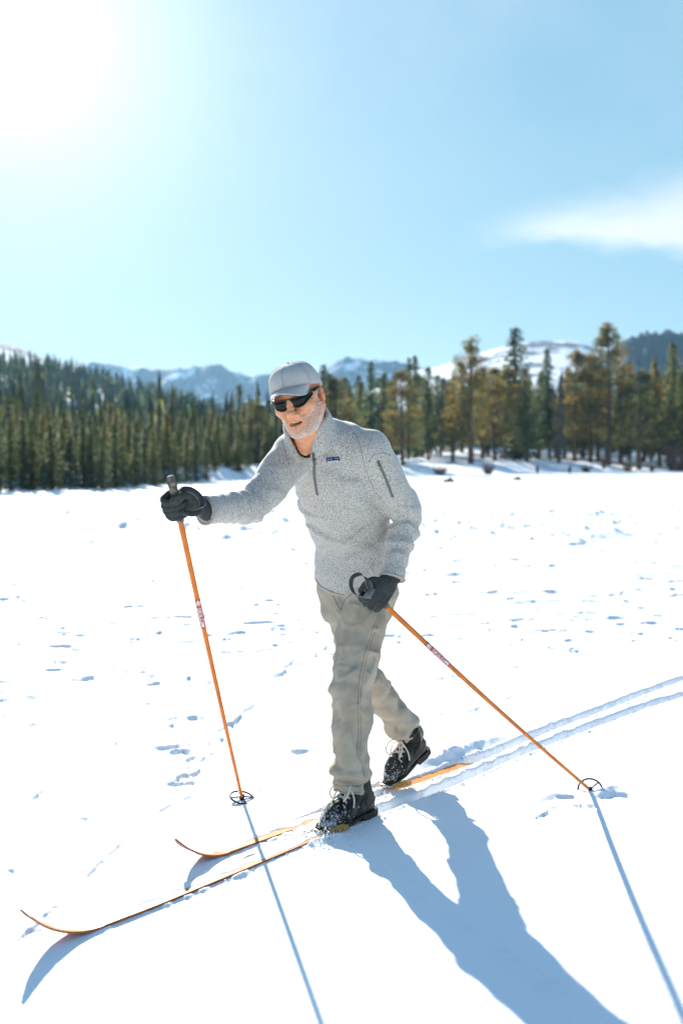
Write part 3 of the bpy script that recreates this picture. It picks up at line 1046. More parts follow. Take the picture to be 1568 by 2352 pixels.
# ------------------------------------------------------------------ the cold bright air between the lake and the far mountains
def build_haze():
    m = bpy.data.materials.new('haze')
    m.use_nodes = True
    nt = m.node_tree
    nt.nodes.clear()
    v = nd(nt, 'ShaderNodeVolumePrincipled', i_Density=0.00015, i_Anisotropy=0.35)
    v.inputs['Color'].default_value = (0.36, 0.68, 1.0, 1)
    out = nd(nt, 'ShaderNodeOutputMaterial')
    nt.links.new(v.outputs[0], out.inputs['Volume'])
    top, bottom = 190.0, -16.0
    b = MB()
    b.box((0, 0, (top + bottom) / 2), Vector((2500, 0, 0)), Vector((0, 2500, 0)), Vector((0, 0, (top - bottom) / 2)))
    o = b.build('haze', m, None, False)
    tag(o, kind='stuff')


build_haze()
# ------------------------------------------------------------------ sculpting with distance fields
class Field:
    def __init__(s, lo, hi, h):
        s.lo, s.h = np.array(lo, np.float32), h
        n = np.ceil((np.array(hi) - np.array(lo)) / h).astype(int) + 1
        ax = [s.lo[i] + h * np.arange(n[i], dtype=np.float32) for i in range(3)]
        s.X, s.Y, s.Z = np.meshgrid(*ax, indexing='ij')
        s.d = np.full(s.X.shape, 9.0, np.float32)

    def cone(s, a, b, ra, rb, flat=None):
        a, b = np.array(a, np.float32), np.array(b, np.float32)
        ba = b - a
        L2 = float(ba @ ba) + 1e-12
        px, py, pz = s.X - a[0], s.Y - a[1], s.Z - a[2]
        t = np.clip((px * ba[0] + py * ba[1] + pz * ba[2]) / L2, 0, 1)
        px -= t * ba[0]
        py -= t * ba[1]
        pz -= t * ba[2]
        q = px * px + py * py + pz * pz
        if flat is not None:                      # (axis, factor): squash along an axis
            ax, k = np.array(flat[0], np.float32), flat[1]
            w = px * ax[0] + py * ax[1] + pz * ax[2]
            q = q + w * w * (1 / (k * k) - 1)
        return np.sqrt(q) - (ra + (rb - ra) * t)

    def ell(s, c, r, R=None):
        c = np.array(c, np.float32)
        px, py, pz = s.X - c[0], s.Y - c[1], s.Z - c[2]
        if R is not None:
            px, py, pz = (px * R[0][k] + py * R[1][k] + pz * R[2][k] for k in range(3))
        q = np.sqrt((px / r[0]) ** 2 + (py / r[1]) ** 2 + (pz / r[2]) ** 2)
        return (q - 1) * min(r)

    def plane(s, p, n):
        p, n = np.array(p), np.array(n) / np.linalg.norm(n)
        return ((s.X - p[0]) * n[0] + (s.Y - p[1]) * n[1] + (s.Z - p[2]) * n[2]).astype(np.float32)

    def loft(s, secs, n=2.3, cap=True):
        """secs: (centre, half width, half depth, yaw degrees) from low to high"""
        cs = np.array([list(q[0]) for q in secs])
        A = cs[-1] - cs[0]
        H = np.linalg.norm(A)
        A = A / H
        t = (cs - cs[0]) @ A
        S = ((s.X - cs[0][0]) * A[0] + (s.Y - cs[0][1]) * A[1] + (s.Z - cs[0][2]) * A[2])
        ip = lambda vals: np.interp(S, t, vals).astype(np.float32)
        px, py, pz = s.X - ip(cs[:, 0]), s.Y - ip(cs[:, 1]), s.Z - ip(cs[:, 2])
        a, b = ip([q[1] for q in secs]), ip([q[2] for q in secs])
        yw = np.radians(ip([q[3] for q in secs]))
        lx, ly = np.cos(yw), -np.sin(yw)
        # forward = A x left, left made square to A
        k = lx * A[0] + ly * A[1]
        Lx, Ly, Lz = lx - k * A[0], ly - k * A[1], -k * A[2]
        m = np.sqrt(Lx ** 2 + Ly ** 2 + Lz ** 2)
        Lx, Ly, Lz = Lx / m, Ly / m, Lz / m
        Fx, Fy, Fz = Ly * A[2] - Lz * A[1], Lz * A[0] - Lx * A[2], Lx * A[1] - Ly * A[0]
        u, v = px * Lx + py * Ly + pz * Lz, px * Fx + py * Fy + pz * Fz
        q = (np.abs(u / a) ** n + np.abs(v / b) ** n) ** (1 / n)
        d = (q - 1) * np.minimum(a, b)
        if cap:
            d = np.maximum(d, np.maximum(-S, S - H))
        return d.astype(np.float32), S.astype(np.float32), u, v

    def noise(s, scale, seed, n=7, stretch=(1, 1, 1)):
        r = np.random.default_rng(seed)
        out = np.zeros_like(s.X)
        for i in range(n):
            k = r.normal(size=3)
            k /= np.linalg.norm(k)
            k = k * np.array(stretch) * 2 * math.pi / scale * r.uniform(0.6, 1.6)
            out += np.sin(s.X * k[0] + s.Y * k[1] + s.Z * k[2] + r.uniform(0, 6.28)).astype(np.float32)
        return out / n ** 0.5

    def mesh(s, d=None):
        """surface nets"""
        F_ = s.d if d is None else d
        F_ = F_.copy()
        for ax in range(3):                         # closed at the border
            sl = [slice(None)] * 3
            for e in (0, -1):
                sl[ax] = e
                F_[tuple(sl)] = np.maximum(F_[tuple(sl)], s.h)
        ins = F_ < 0
        nx, ny, nz = F_.shape
        cnt = np.zeros((nx - 1, ny - 1, nz - 1), np.int8)
        for i in (0, 1):
            for j in (0, 1):
                for k in (0, 1):
                    cnt += ins[i:nx - 1 + i, j:ny - 1 + j, k:nz - 1 + k]
        act = (cnt > 0) & (cnt < 8)
        ci = np.argwhere(act)
        acc = np.zeros((len(ci), 3))
        num = np.zeros(len(ci))
        corners = [(i, j, k) for i in (0, 1) for j in (0, 1) for k in (0, 1)]
        val = {c: F_[ci[:, 0] + c[0], ci[:, 1] + c[1], ci[:, 2] + c[2]] for c in corners}
        for a in corners:
            for ax in range(3):
                if a[ax]:
                    continue
                b = list(a)
                b[ax] = 1
                va, vb = val[a], val[tuple(b)]
                m = (va < 0) != (vb < 0)
                t = np.where(m, va / np.where(m, va - vb, 1), 0)
                for e in range(3):
                    acc[:, e] += np.where(m, a[e] + (t if e == ax else 0), 0)
                num += m
        V = (ci + acc / num[:, None]) * s.h + s.lo
        idx = np.full(act.shape, -1, np.int64)
        idx[tuple(ci.T)] = np.arange(len(ci))
        quads = []
        for ax in range(3):
            o1, o2 = (ax + 1) % 3, (ax + 2) % 3
            sa = [slice(None)] * 3
            sb = [slice(None)] * 3
            sa[ax], sb[ax] = slice(0, -1), slice(1, None)
            A_, B_ = ins[tuple(sa)], ins[tuple(sb)]
            e = np.argwhere(A_ != B_)
            ok = (e[:, o1] > 0) & (e[:, o2] > 0) & (e[:, o1] < act.shape[o1]) & (e[:, o2] < act.shape[o2])
            e = e[ok]
            flip = A_[tuple(e.T)]
            c = []
            for p, q in ((1, 1), (0, 1), (0, 0), (1, 0)):
                f = e.copy()
                f[:, o1] -= p
                f[:, o2] -= q
                c.append(idx[tuple(f.T)])
            Q = np.stack(c, -1)
            Q[~flip] = Q[~flip][:, ::-1]
            quads.append(Q)
        Q = np.concatenate(quads)
        return V, Q[(Q >= 0).all(1)]


def smin(a, b, k):
    h = np.clip(0.5 + 0.5 * (b - a) / k, 0, 1)
    return (b + (a - b) * h - k * h * (1 - h)).astype(np.float32)


def smax(a, b, k):
    return -smin(-a, -b, k)


def gauss(x, c, w):
    return np.exp(-((x - c) / w) ** 2)


def bvh_of(o):
    me = o.data
    v = np.empty(len(me.vertices) * 3, np.float32)
    me.vertices.foreach_get('co', v)
    return BVHTree.FromPolygons([Vector(p) for p in v.reshape(-1, 3)], [tuple(p.vertices) for p in me.polygons])


def hit(bvh, px, py):
    d = ray(px, py).normalized()
    loc, nrm, i, dist = bvh.ray_cast(Vector((0, 0, HC)), d)
    return (loc, nrm) if loc else (None, None)


def on_surface(bvh, pix, n=6, off=0.0):
    """polyline laid over a mesh: each pixel found on it, gaps filled from neighbours"""
    out = []
    c = catmull([(a, b, 0) for a, b in pix], n)
    for p in c:
        l, m = hit(bvh, p.x, p.y)
        if l:
            out.append((l + m * off, m))
    return out


def ribbon(m, line, half, thick=0.001):
    """flat strip with real thickness along (point, normal) pairs"""
    n = len(line)
    vs = []
    for i, (p, nr) in enumerate(line):
        t = (line[min(i + 1, n - 1)][0] - line[max(i - 1, 0)][0]).normalized()
        s = t.cross(nr).normalized()
        h = half[i] if isinstance(half, list) else half
        vs += [p - s * h, p + s * h, p + s * h + nr * thick, p - s * h + nr * thick]
    fs = []
    for i in range(n - 1):
        a, b = i * 4, i * 4 + 4
        for k in range(4):
            fs.append((a + k, a + (k + 1) % 4, b + (k + 1) % 4, b + k))
    fs += [(3, 2, 1, 0), tuple((n - 1) * 4 + k for k in range(4))]
    m.add(vs, fs)
# ------------------------------------------------------------------ the skier
def fleece_material():
    m, nt, b = new_mat('heather_fleece')
    b.inputs['Roughness'].default_value = 0.95
    b.inputs['Specular IOR Level'].default_value = 0.08
    b.inputs['Sheen Weight'].default_value = 0.4
    b.inputs['Sheen Roughness'].default_value = 0.5
    tc = nd(nt, 'ShaderNodeTexCoord')
    n1 = nd(nt, 'ShaderNodeTexNoise', i_Scale=290.0, i_Detail=2.0, i_Roughness=0.65)
    n2 = nd(nt, 'ShaderNodeTexNoise', i_Scale=560.0, i_Detail=1.0)
    n3 = nd(nt, 'ShaderNodeTexNoise', i_Scale=14.0, i_Detail=3.0)
    for n in (n1, n2, n3):
        nt.links.new(tc.outputs['Object'], n.inputs[0])
    f = sstep(nt, math_n(nt, 'MULTIPLY_ADD', n2.outputs[0], 0.4, n1.outputs[0]), 0.52, 0.88)
    c = mixc(nt, f, (0.20, 0.19, 0.172), (0.66, 0.625, 0.565))
    c = mixc(nt, math_n(nt, 'MULTIPLY', n3.outputs[0], 0.18), c, (0.33, 0.31, 0.285))
    nt.links.new(c, b.inputs['Base Color'])
    bp = nd(nt, 'ShaderNodeBump', i_Strength=0.5, i_Distance=0.0015)
    nt.links.new(n1.outputs[0], bp.inputs['Height'])
    nt.links.new(bp.outputs[0], b.inputs['Normal'])
    return m


def trouser_material():
    m, nt, b = new_mat('worn_canvas')
    b.inputs['Roughness'].default_value = 0.9
    b.inputs['Specular IOR Level'].default_value = 0.1
    tc = nd(nt, 'ShaderNodeTexCoord')
    n1 = nd(nt, 'ShaderNodeTexNoise', i_Scale=9.0, i_Detail=4.0, i_Roughness=0.6)
    n2 = nd(nt, 'ShaderNodeTexNoise', i_Scale=600.0, i_Detail=2.0)
    n3 = nd(nt, 'ShaderNodeTexNoise', i_Scale=26.0, i_Detail=4.0)
    for n in (n1, n2, n3):
        nt.links.new(tc.outputs['Object'], n.inputs[0])
    f = sstep(nt, n1.outputs[0], 0.25, 0.75)
    c = mixc(nt, f, (0.37, 0.31, 0.235), (0.50, 0.43, 0.34))
    c = mixc(nt, math_n(nt, 'MULTIPLY', sstep(nt, n3.outputs[0], 0.5, 0.8), 0.15), c, (0.54, 0.47, 0.37))
    c = mixc(nt, math_n(nt, 'MULTIPLY', n2.outputs[0], 0.25), c, (0.22, 0.19, 0.14))
    nt.links.new(c, b.inputs['Base Color'])
    bp = nd(nt, 'ShaderNodeBump', i_Strength=0.55, i_Distance=0.006)
    nt.links.new(n3.outputs[0], bp.inputs['Height'])
    nt.links.new(bp.outputs[0], b.inputs['Normal'])
    return m


def skin_material():
    m, nt, b = new_mat('sunburnt_skin')
    b.inputs['Roughness'].default_value = 0.5
    b.inputs['Specular IOR Level'].default_value = 0.35
    b.inputs['Subsurface Weight'].default_value = 0.25
    b.inputs['Subsurface Radius'].default_value = (0.012, 0.005, 0.003)
    b.inputs['Subsurface Scale'].default_value = 0.6
    tc = nd(nt, 'ShaderNodeTexCoord')
    n1 = nd(nt, 'ShaderNodeTexNoise', i_Scale=38.0, i_Detail=4.0)
    n2 = nd(nt, 'ShaderNodeTexNoise', i_Scale=160.0, i_Detail=3.0)
    for n in (n1, n2):
        nt.links.new(tc.outputs['Object'], n.inputs[0])
    c = mixc(nt, sstep(nt, n1.outputs[0], 0.35, 0.7), (0.72, 0.35, 0.19), (0.66, 0.27, 0.14))
    nt.links.new(c, b.inputs['Base Color'])
    bp = nd(nt, 'ShaderNodeBump', i_Strength=0.5, i_Distance=0.0015)
    nt.links.new(n2.outputs[0], bp.inputs['Height'])
    nt.links.new(bp.outputs[0], b.inputs['Normal'])
    return m


M_FLEECE, M_TROUSER, M_SKIN = fleece_material(), trouser_material(), skin_material()
M_TRIM = plain('taupe_binding', (0.46, 0.41, 0.36), 0.8, 0.1, var=0.15, scale=300)
M_LINING = plain('collar_lining', (0.33, 0.28, 0.24), 0.9, 0.1, var=0.2, scale=200)
M_SEAM = plain('sleeve_seam', (0.27, 0.265, 0.25), 0.9, 0.1, var=0.4, scale=300)
M_ZIP = plain('zip_tape', (0.12, 0.14, 0.14), 0.5, 0.3)
M_ZIPMETAL = plain('zip_slider', (0.10, 0.10, 0.10), 0.35, 0.5, 0.6)
M_STITCH = plain('trouser_stitching', (0.23, 0.195, 0.15), 0.9, 0.1, var=0.5, scale=600)
M_CAP = plain('cap_wool', (0.55, 0.53, 0.50), 0.95, 0.1, var=0.22, scale=420, bump=0.4, bscale=420, bdist=0.0008)
M_CAPSEAM = plain('cap_seam', (0.30, 0.30, 0.29), 0.95, 0.1)
M_TEE = plain('black_undershirt', (0.012, 0.016, 0.016), 0.9, 0.1)
M_GLOVE = plain('grey_fleece_glove', (0.055, 0.060, 0.058), 0.85, 0.15, var=0.25, scale=90, bump=0.5, bscale=500, bdist=0.0008)
M_PALM = plain('grey_leather_palm', (0.20, 0.21, 0.21), 0.75, 0.2, var=0.2, scale=60)
M_LENS = plain('mirror_lens', (0.003, 0.007, 0.006), 0.12, 0.25)
M_FRAME = plain('dark_frame', (0.03, 0.03, 0.035), 0.25, 0.5)
M_BEARD = plain('white_beard', (0.88, 0.82, 0.76), 0.9, 0.1, var=0.10, scale=200)
M_STUBBLE = plain('pale_stubble', (0.90, 0.83, 0.77), 0.9, 0.1, col2=(0.80, 0.63, 0.52), scale=55, bump=0.5, bscale=600, bdist=0.001)
M_TEETH = plain('teeth', (0.65, 0.58, 0.47), 0.3, 0.4)
M_MOUTH = plain('mouth_inside', (0.12, 0.03, 0.025), 0.5, 0.3)
M_LEATHER = plain('black_boot_leather', (0.010, 0.010, 0.009), 0.5, 0.18, col2=(0.040, 0.038, 0.032), scale=22, bump=0.5, bscale=120, bdist=0.002)
M_SOLE = plain('boot_sole', (0.05, 0.042, 0.034), 0.8, 0.2, var=0.4, scale=50)
M_LACE = plain('cream_laces', (0.82, 0.72, 0.58), 0.9, 0.1, var=0.25, scale=250)
M_EYELET = plain('steel_eyelet', (0.45, 0.45, 0.45), 0.35, 0.5, 0.8)

PERSON = empty('person', (0.04, 3.66, 0.0))
tag(PERSON, 'older man in grey cap, sunglasses, grey half zip fleece and khaki trousers, skiing', 'person')


def yawdir(deg):
    a = math.radians(deg)
    return Vector((math.cos(a), -math.sin(a), 0)), Vector((-math.sin(a), -math.cos(a), 0))     # left, forward


# joints, from their places in the photograph and their depth
J = dict(
    neck=at(746, 985, 3.43), sh_l=at(850, 1034, 3.38), el_l=at(932, 1188, 3.49), wr_l=at(900, 1325, 3.41), ha_l=at(868, 1366, 3.38),
    sh_r=at(676, 1042, 3.42), el_r=at(580, 1160, 3.24), wr_r=at(474, 1172, 3.06), ha_r=at(424, 1160, 3.00),
    hip_l=at(848, 1345, 3.67), kn_l=at(806, 1580, 3.50), an_l=at(805, 1811, 3.475),
    hip_r=at(786, 1345, 3.77), kn_r=at(833, 1548, 3.74), an_r=at(942, 1690, 3.94))


def arr(v):
    return np.array(v, np.float32)


def limb(fd, joints, radii, k=0.02):
    """smooth tube through joints; returns field and running length coordinate"""
    pts = catmull(joints, 5)
    n = len(joints)
    rr_ = np.interp(np.linspace(0, n - 1, len(pts)), np.arange(n), radii)
    d = None
    for i in range(len(pts) - 1):
        c = fd.cone(pts[i], pts[i + 1], rr_[i], rr_[i + 1])
        d = c if d is None else np.minimum(d, c)
    return d


def rdg(x):
    return 0.8 - 2 * np.sqrt(np.sin(x / 2) ** 2 + 0.03)


def along(fd, a, b):
    a, b = arr(a), arr(b)
    ba = b - a
    L = float(np.linalg.norm(ba))
    ba = ba / L
    px, py, pz = fd.X - a[0], fd.Y - a[1], fd.Z - a[2]
    t = px * ba[0] + py * ba[1] + pz * ba[2]
    # angle about the axis
    up = np.array([0, 0, 1.0]) if abs(ba[2]) < 0.8 else np.array([1.0, 0, 0])
    e1 = np.cross(ba, up)
    e1 /= np.linalg.norm(e1)
    e2 = np.cross(ba, e1)
    ph = np.arctan2(px * e2[0] + py * e2[1] + pz * e2[2], px * e1[0] + py * e1[1] + pz * e1[2])
    return t / L, ph, L


COLLAR_C1 = at(704, 968, 3.34)
COLLAR_C0 = COLLAR_C1 - Vector((-0.285, -0.49, 0.82)) * 0.062
# ---- head frame
def head_frame(yaw, pitch, roll):
    L, Fw = yawdir(yaw)
    U = Vector((0, 0, 1))
    p, r = math.radians(pitch), math.radians(roll)
    F2 = Fw * math.cos(p) - U * math.sin(p)
    U2 = U * math.cos(p) + Fw * math.sin(p)
    U3 = U2 * math.cos(r) - L * math.sin(r)
    L3 = L * math.cos(r) + U2 * math.sin(r)
    return L3, F2, U3


HL, HF, HU = head_frame(14, 14, 14)
HO = at(684, 911, 3.25)
US = 0.93


def hp(l, f, u):
    return HO + HL * l + HF * f + HU * (u * US)


def to_head(P):
    q = P - np.array(HO)
    return q @ np.array(HL), q @ np.array(HF), q @ np.array(HU)


def build_body():
    fd = Field((-0.125, -0.15, -0.24), (0.125, 0.16, 0.15), 0.0026)          # head coordinates: left, forward, up
    S = 1
    d = fd.ell((0, -0.012, 0.036), (0.074, 0.094, 0.084))
    d = smin(d, fd.ell((0, 0.030, -0.035), (0.060, 0.062, 0.080)), 0.03)
    d = smin(d, fd.cone((0, 0.070, -0.104), (0, 0.072, -0.100), 0.022, 0.022), 0.03)
    for s in (-1, 1):
        d = smin(d, fd.cone((s * 0.052, 0.000, -0.060), (s * 0.018, 0.066, -0.106), 0.018, 0.018), 0.03)
        d = smin(d, fd.ell((s * 0.043, 0.066, -0.026), (0.022, 0.022, 0.020)), 0.022)
        d = smin(d, fd.cone((s * 0.012, 0.085, 0.018), (s * 0.042, 0.072, 0.016), 0.011, 0.010), 0.018)
        d = smax(d, -fd.ell((s * 0.031, 0.100, 0.000), (0.017, 0.014, 0.012)), 0.012)
        d = smin(d, fd.ell((s * 0.031, 0.080, 0.000), (0.012, 0.012, 0.012)), 0.003)
    d = smin(d, fd.cone((0, 0.092, 0.012), (0, 0.113, -0.036), 0.0085, 0.0125), 0.014)
    d = smin(d, fd.ell((0, 0.118, -0.038), (0.013, 0.012, 0.011)), 0.008)
    for s in (-1, 1):
        d = smin(d, fd.ell((s * 0.0135, 0.103, -0.043), (0.009, 0.011, 0.008)), 0.006)
        d = smax(d, -fd.ell((s * 0.0065, 0.112, -0.0505), (0.004, 0.006, 0.004)), 0.004)
        # fold from nostril to mouth corner
        d = smax(d, -fd.cone((s * 0.021, 0.100, -0.042), (s * 0.036, 0.083, -0.074), 0.0035, 0.003), 0.008)
    # muzzle and lips, mouth a little open
    d = smin(d, fd.ell((0, 0.080, -0.068), (0.032, 0.022, 0.026)), 0.018)
    d = smin(d, fd.cone((-0.019, 0.094, -0.067), (0.019, 0.094, -0.067), 0.0048, 0.0048), 0.006)
    d = smin(d, fd.cone((-0.016, 0.093, -0.083), (0.016, 0.093, -0.083), 0.0058, 0.0058), 0.006)
    mouth = fd.ell((0, 0.098, -0.0752), (0.025, 0.020, 0.0072))
    d = smax(d, -mouth, 0.003)
    d = smin(d, fd.ell((0, 0.078, -0.104), (0.020, 0.015, 0.014)), 0.015)
    # ears
    for s in (-1, 1):
        c, q = math.cos(0.35), math.sin(0.35)
        R = [[c, s * q, 0], [-s * q, c, 0], [0, 0, 1]]
        e = fd.ell((s * 0.079, -0.012, -0.006), (0.009, 0.020, 0.033), R)
        e = smax(e, -fd.ell((s * 0.087, -0.008, -0.002), (0.006, 0.011, 0.019), R), 0.006)
        d = smin(d, e, 0.008)
    # neck with its two long muscles
    nb = COLLAR_C0 + Vector((0.015, 0.03, -0.02)) - HO
    n0 = (nb.dot(HL), nb.dot(HF), nb.dot(HU) / US)
    fr = yawdir(30)[1] * 0.075 + yawdir(30)[0] * -0.0 + Vector((0, 0, -0.03))
    pit_ = COLLAR_C0 + yawdir(30)[1] * 0.022 + Vector((0, 0, -0.035)) - HO
    pitl = np.array((pit_.dot(HL), pit_.dot(HF), pit_.dot(HU) / US))
    d = smin(d, fd.cone((0, -0.022, -0.045), np.array(n0), 0.054, 0.058), 0.03)
    d = smin(d, fd.cone((0, 0.015, -0.085), pitl, 0.040, 0.036), 0.03)
    for s in (-1, 1):
        d = smin(d, fd.cone((s * 0.06, -0.02, -0.055), pitl + np.array((s * 0.012, 0, 0)), 0.011, 0.008), 0.016)
    d = d + 0.0010 * fd.noise(0.03, 5) + 0.0007 * fd.noise(0.012, 8)
    V, Q = fd.mesh(d)
    hd = np.array(HO) + V[:, :1] * np.array(HL) + V[:, 1:2] * np.array(HF) + V[:, 2:] * np.array(HU) * US
    # the rest of the body under the clothes
    fb = Field((-0.50, 2.95, 0.05), (0.42, 4.10, 1.44), 0.010)
    t, _, _, _ = fb.loft([(at(815, 1345, 3.71), .135, .095, 45), (at(800, 1200, 3.62), .13, .09, 38), (at(768, 1085, 3.51), .145, .10, 31), (at(752, 1020, 3.455), .12, .075, 30), (J['neck'], .06, .055, 30)])
    b = t
    for s in 'lr':
        b = smin(b, limb(fb, [J['neck'].lerp(J['sh_' + s], 0.45), J['sh_' + s], J['el_' + s], J['wr_' + s]], [.035, .042, .036, .026]), 0.03)
        b = smin(b, limb(fb, [J['hip_' + s], J['kn_' + s], J['an_' + s]], [.066, .04, .024]), 0.03)
    V2, Q2 = fb.mesh(b)
    o = mesh_obj('body', np.concatenate([hd, V2]), np.concatenate([Q, Q2 + len(V)]), M_SKIN, PERSON)
    return o, V, Q, hd


BODY, HEAD_L, HEAD_Q, HEAD_W = build_body()


def build_head_details():
    # beard: close cropped, white, over jaw, chin and lip
    l, f, u = HEAD_L[:, 0], HEAD_L[:, 1], HEAD_L[:, 2]
    mask = (u < -0.040 - 0.35 * np.maximum(0.05 - np.abs(l), 0) - 0.25 * np.maximum(f - 0.05, 0)) & (u > -0.128) & (f > -0.002 + 0.25 * np.maximum(u + 0.05, 0))
    mask |= (np.abs(l) > 0.058) & (np.abs(l) < 0.073) & (u < 0.018) & (u > -0.06) & (f > 0.002) & (f < 0.024)
    mask &= ~((np.abs(l) < 0.023) & (u > -0.092) & (u < -0.060) & (f > 0.080))
    mask &= ~((f > 0.096) & (u > -0.058))
    nrm_n = np.zeros_like(HEAD_W)
    e1 = HEAD_W[HEAD_Q[:, 1]] - HEAD_W[HEAD_Q[:, 0]]
    e2 = HEAD_W[HEAD_Q[:, 2]] - HEAD_W[HEAD_Q[:, 0]]
    fn = np.cross(e1, e2)
    for k in range(4):
        np.add.at(nrm_n, HEAD_Q[:, k], fn)
    nrm_n /= np.linalg.norm(nrm_n, axis=1)[:, None] + 1e-12
    keep = mask[HEAD_Q].all(1)
    r = np.random.default_rng(4)
    V, Fc = [], []
    qs = HEAD_Q[keep]
    cen = HEAD_W[qs].mean(1)
    cn = nrm_n[qs].mean(1)
    lu = HEAD_L[qs].mean(1)
    down = -np.array(HU)
    for rep in range(3):
        for i in range(len(cen)):
            chin = math.exp(-((lu[i, 2] + 0.11) / 0.03) ** 2)
            front = np.clip((lu[i, 1] - 0.075) / 0.02, 0, 1) * (lu[i, 2] > -0.095)
            if r.random() < 0.70 * front:
                continue
            p = cen[i] + r.normal(size=3) * 0.0012
            dv = cn[i] * 0.5 + down * 0.75 + r.normal(size=3) * 0.35
            dv /= np.linalg.norm(dv)
            L = r.uniform(0.0025, 0.0048) * (1 + 0.5 * chin)
            sd = np.cross(dv, r.normal(size=3))
            sd /= np.linalg.norm(sd)
            w = 0.00045
            b = len(V)
            V += [p - sd * w - cn[i] * 0.0005, p + sd * w - cn[i] * 0.0005, p + dv * L]
            Fc.append((b, b + 1, b + 2))
    mesh_obj('beard', np.array(V), np.array(Fc), M_BEARD, PERSON)
    vid = np.unique(qs)
    remap = np.full(len(HEAD_W), -1)
    remap[vid] = np.arange(len(vid))
    mesh_obj('stubble', HEAD_W[vid] + nrm_n[vid] * 0.0009, remap[qs], M_STUBBLE, PERSON)
    # short hair showing under the cap at the sides
    m = MB()
    rr_ = random.Random(8)
    for i in range(420):
        s = rr_.choice((-1, 1, 1))
        f_ = rr_.uniform(-0.075, 0.012)
        u_ = rr_.uniform(-0.035, 0.012) if f_ < -0.03 else rr_.uniform(0.0, 0.016)
        lx = s * 0.0745 * math.sqrt(max(0.05, 1 - ((f_ + 0.012) / 0.098) ** 2)) * math.sqrt(max(0.2, 1 - ((u_ - 0.03) / 0.088) ** 2))
        p = hp(lx, f_, u_)
        t = p + HL * s * 0.003 - HU * rr_.uniform(0.005, 0.010) - HF * 0.004
        q = HF * 0.0007
        m.add([p - q, p + q, t], [(0, 1, 2)])
    m.build('hair', M_BEARD, PERSON)
    m = MB()
    for k in range(-4, 5):
        m.box(hp(k * 0.0040, 0.0925 - 0.00035 * k * k, -0.0716), HL * 0.0018, HF * 0.002, HU * (0.0026 - 0.00006 * k * k))
    m.build('teeth', M_TEETH, PERSON)
    m = MB()
    m.box(hp(0, 0.082, -0.075), HL * 0.017, HF * 0.002, HU * 0.0045)
    m.build('mouth', M_MOUTH, PERSON)


build_head_details()


def build_cap():
    cap = MB()
    nu, nv = 48, 14
    def crown(a, v, off=0.0):
        # a round the head from the front, v 0 rim .. 1 top
        fr = 0.5 + 0.5 * math.cos(a)
        rim = 0.050 * fr ** 1.15
        top = 0.118
        th = v * math.pi / 2
        c = max(0.0, math.cos(th)) ** 0.60
        l = (0.083 + off) * c * math.sin(a) * 1.0
        f = -0.008 + (0.110 + off) * c * math.cos(a)
        u = rim + (top + off - rim) * math.sin(th) ** 0.95
        f += 0.004 * math.sin(th)
        return l, f, u
    vs = []
    for j in range(nv):
        for i in range(nu):
            vs.append(hp(*crown(2 * math.pi * i / nu, j / nv)))
    vs.append(hp(*crown(0, 1)))
    fs = [(j * nu + i, j * nu + (i + 1) % nu, (j + 1) * nu + (i + 1) % nu, (j + 1) * nu + i) for j in range(nv - 1) for i in range(nu)]
    fs += [((nv - 1) * nu + i, (nv - 1) * nu + (i + 1) % nu, nv * nu) for i in range(nu)]
    cap.add(vs, fs)
    o = cap.build('cap', M_CAP, PERSON)
    sol = o.modifiers.new('thickness', 'SOLIDIFY')
    sol.thickness = 0.004
    sol.offset = -1
    # brim: curved down at the sides
    m = MB()
    na, nr_ = 25, 9
    def brim(s, q):
        a = s * math.radians(54)
        l0, f0, u0 = crown(a, 0.01, 0.001)
        reach = 0.068 * max(0.0, math.cos(s * math.pi / 2 * 0.98)) ** 0.55
        l = l0 * (1 - 0.05 * q * abs(s))
        f = f0 + reach * q
        u = u0 - 0.003 + 0.002 * q - 0.006 * q * q - 0.058 * (s * s) * q * max(0.0, math.cos(s * math.pi / 2 * 0.98)) ** 0.5
        return l, f, u
    vs, fs = [], []
    for sd in (0, 1):
        for i in range(na):
            for j in range(nr_):
                l, f, u = brim(-1 + 2 * i / (na - 1), j / (nr_ - 1))
                vs.append(hp(l, f, u - 0.0035 * sd))
    N = na * nr_
    for i in range(na - 1):
        for j in range(nr_ - 1):
            a, b = i * nr_ + j, (i + 1) * nr_ + j
            fs.append((a, b, b + 1, a + 1))
            fs.append((N + a, N + a + 1, N + b + 1, N + b))
    for i in range(na - 1):
        a, b = i * nr_ + nr_ - 1, (i + 1) * nr_ + nr_ - 1
        fs.append((a, b, N + b, N + a))
    m.add(vs, fs)
    br = m.build('brim', M_CAP, o)
    br.matrix_parent_inverse = Matrix.Identity(4)
    # seams between the six panels, the seam over the brim, the edge of the brim
    for k in range(6):
        m = MB()
        a = k * math.pi / 3
        m.tube([hp(*crown(a, v, 0.0001)) for v in np.linspace(0.02, 0.98, 14)], 0.0009, 5)
        s = m.build('seam', M_CAPSEAM, o)
        s.matrix_parent_inverse = Matrix.Identity(4)
    m = MB()
    m.tube([hp(*crown(a, 0.012, 0.0012)) for a in np.linspace(-0.95, 0.95, 22)], 0.0016, 5)
    m.tube([hp(*brim(s, 1.0)) - HU * 0.0016 for s in np.linspace(-1, 1, 25)], 0.0022, 6)
    m.build('piping', M_CAP, o).matrix_parent_inverse = Matrix.Identity(4)
    m = MB()
    m.ball(hp(0, -0.006, 0.1185), 0.007, 10, 5, (1, 1, 0.6))
    m.build('button', M_CAP, o).matrix_parent_inverse = Matrix.Identity(4)


build_cap()


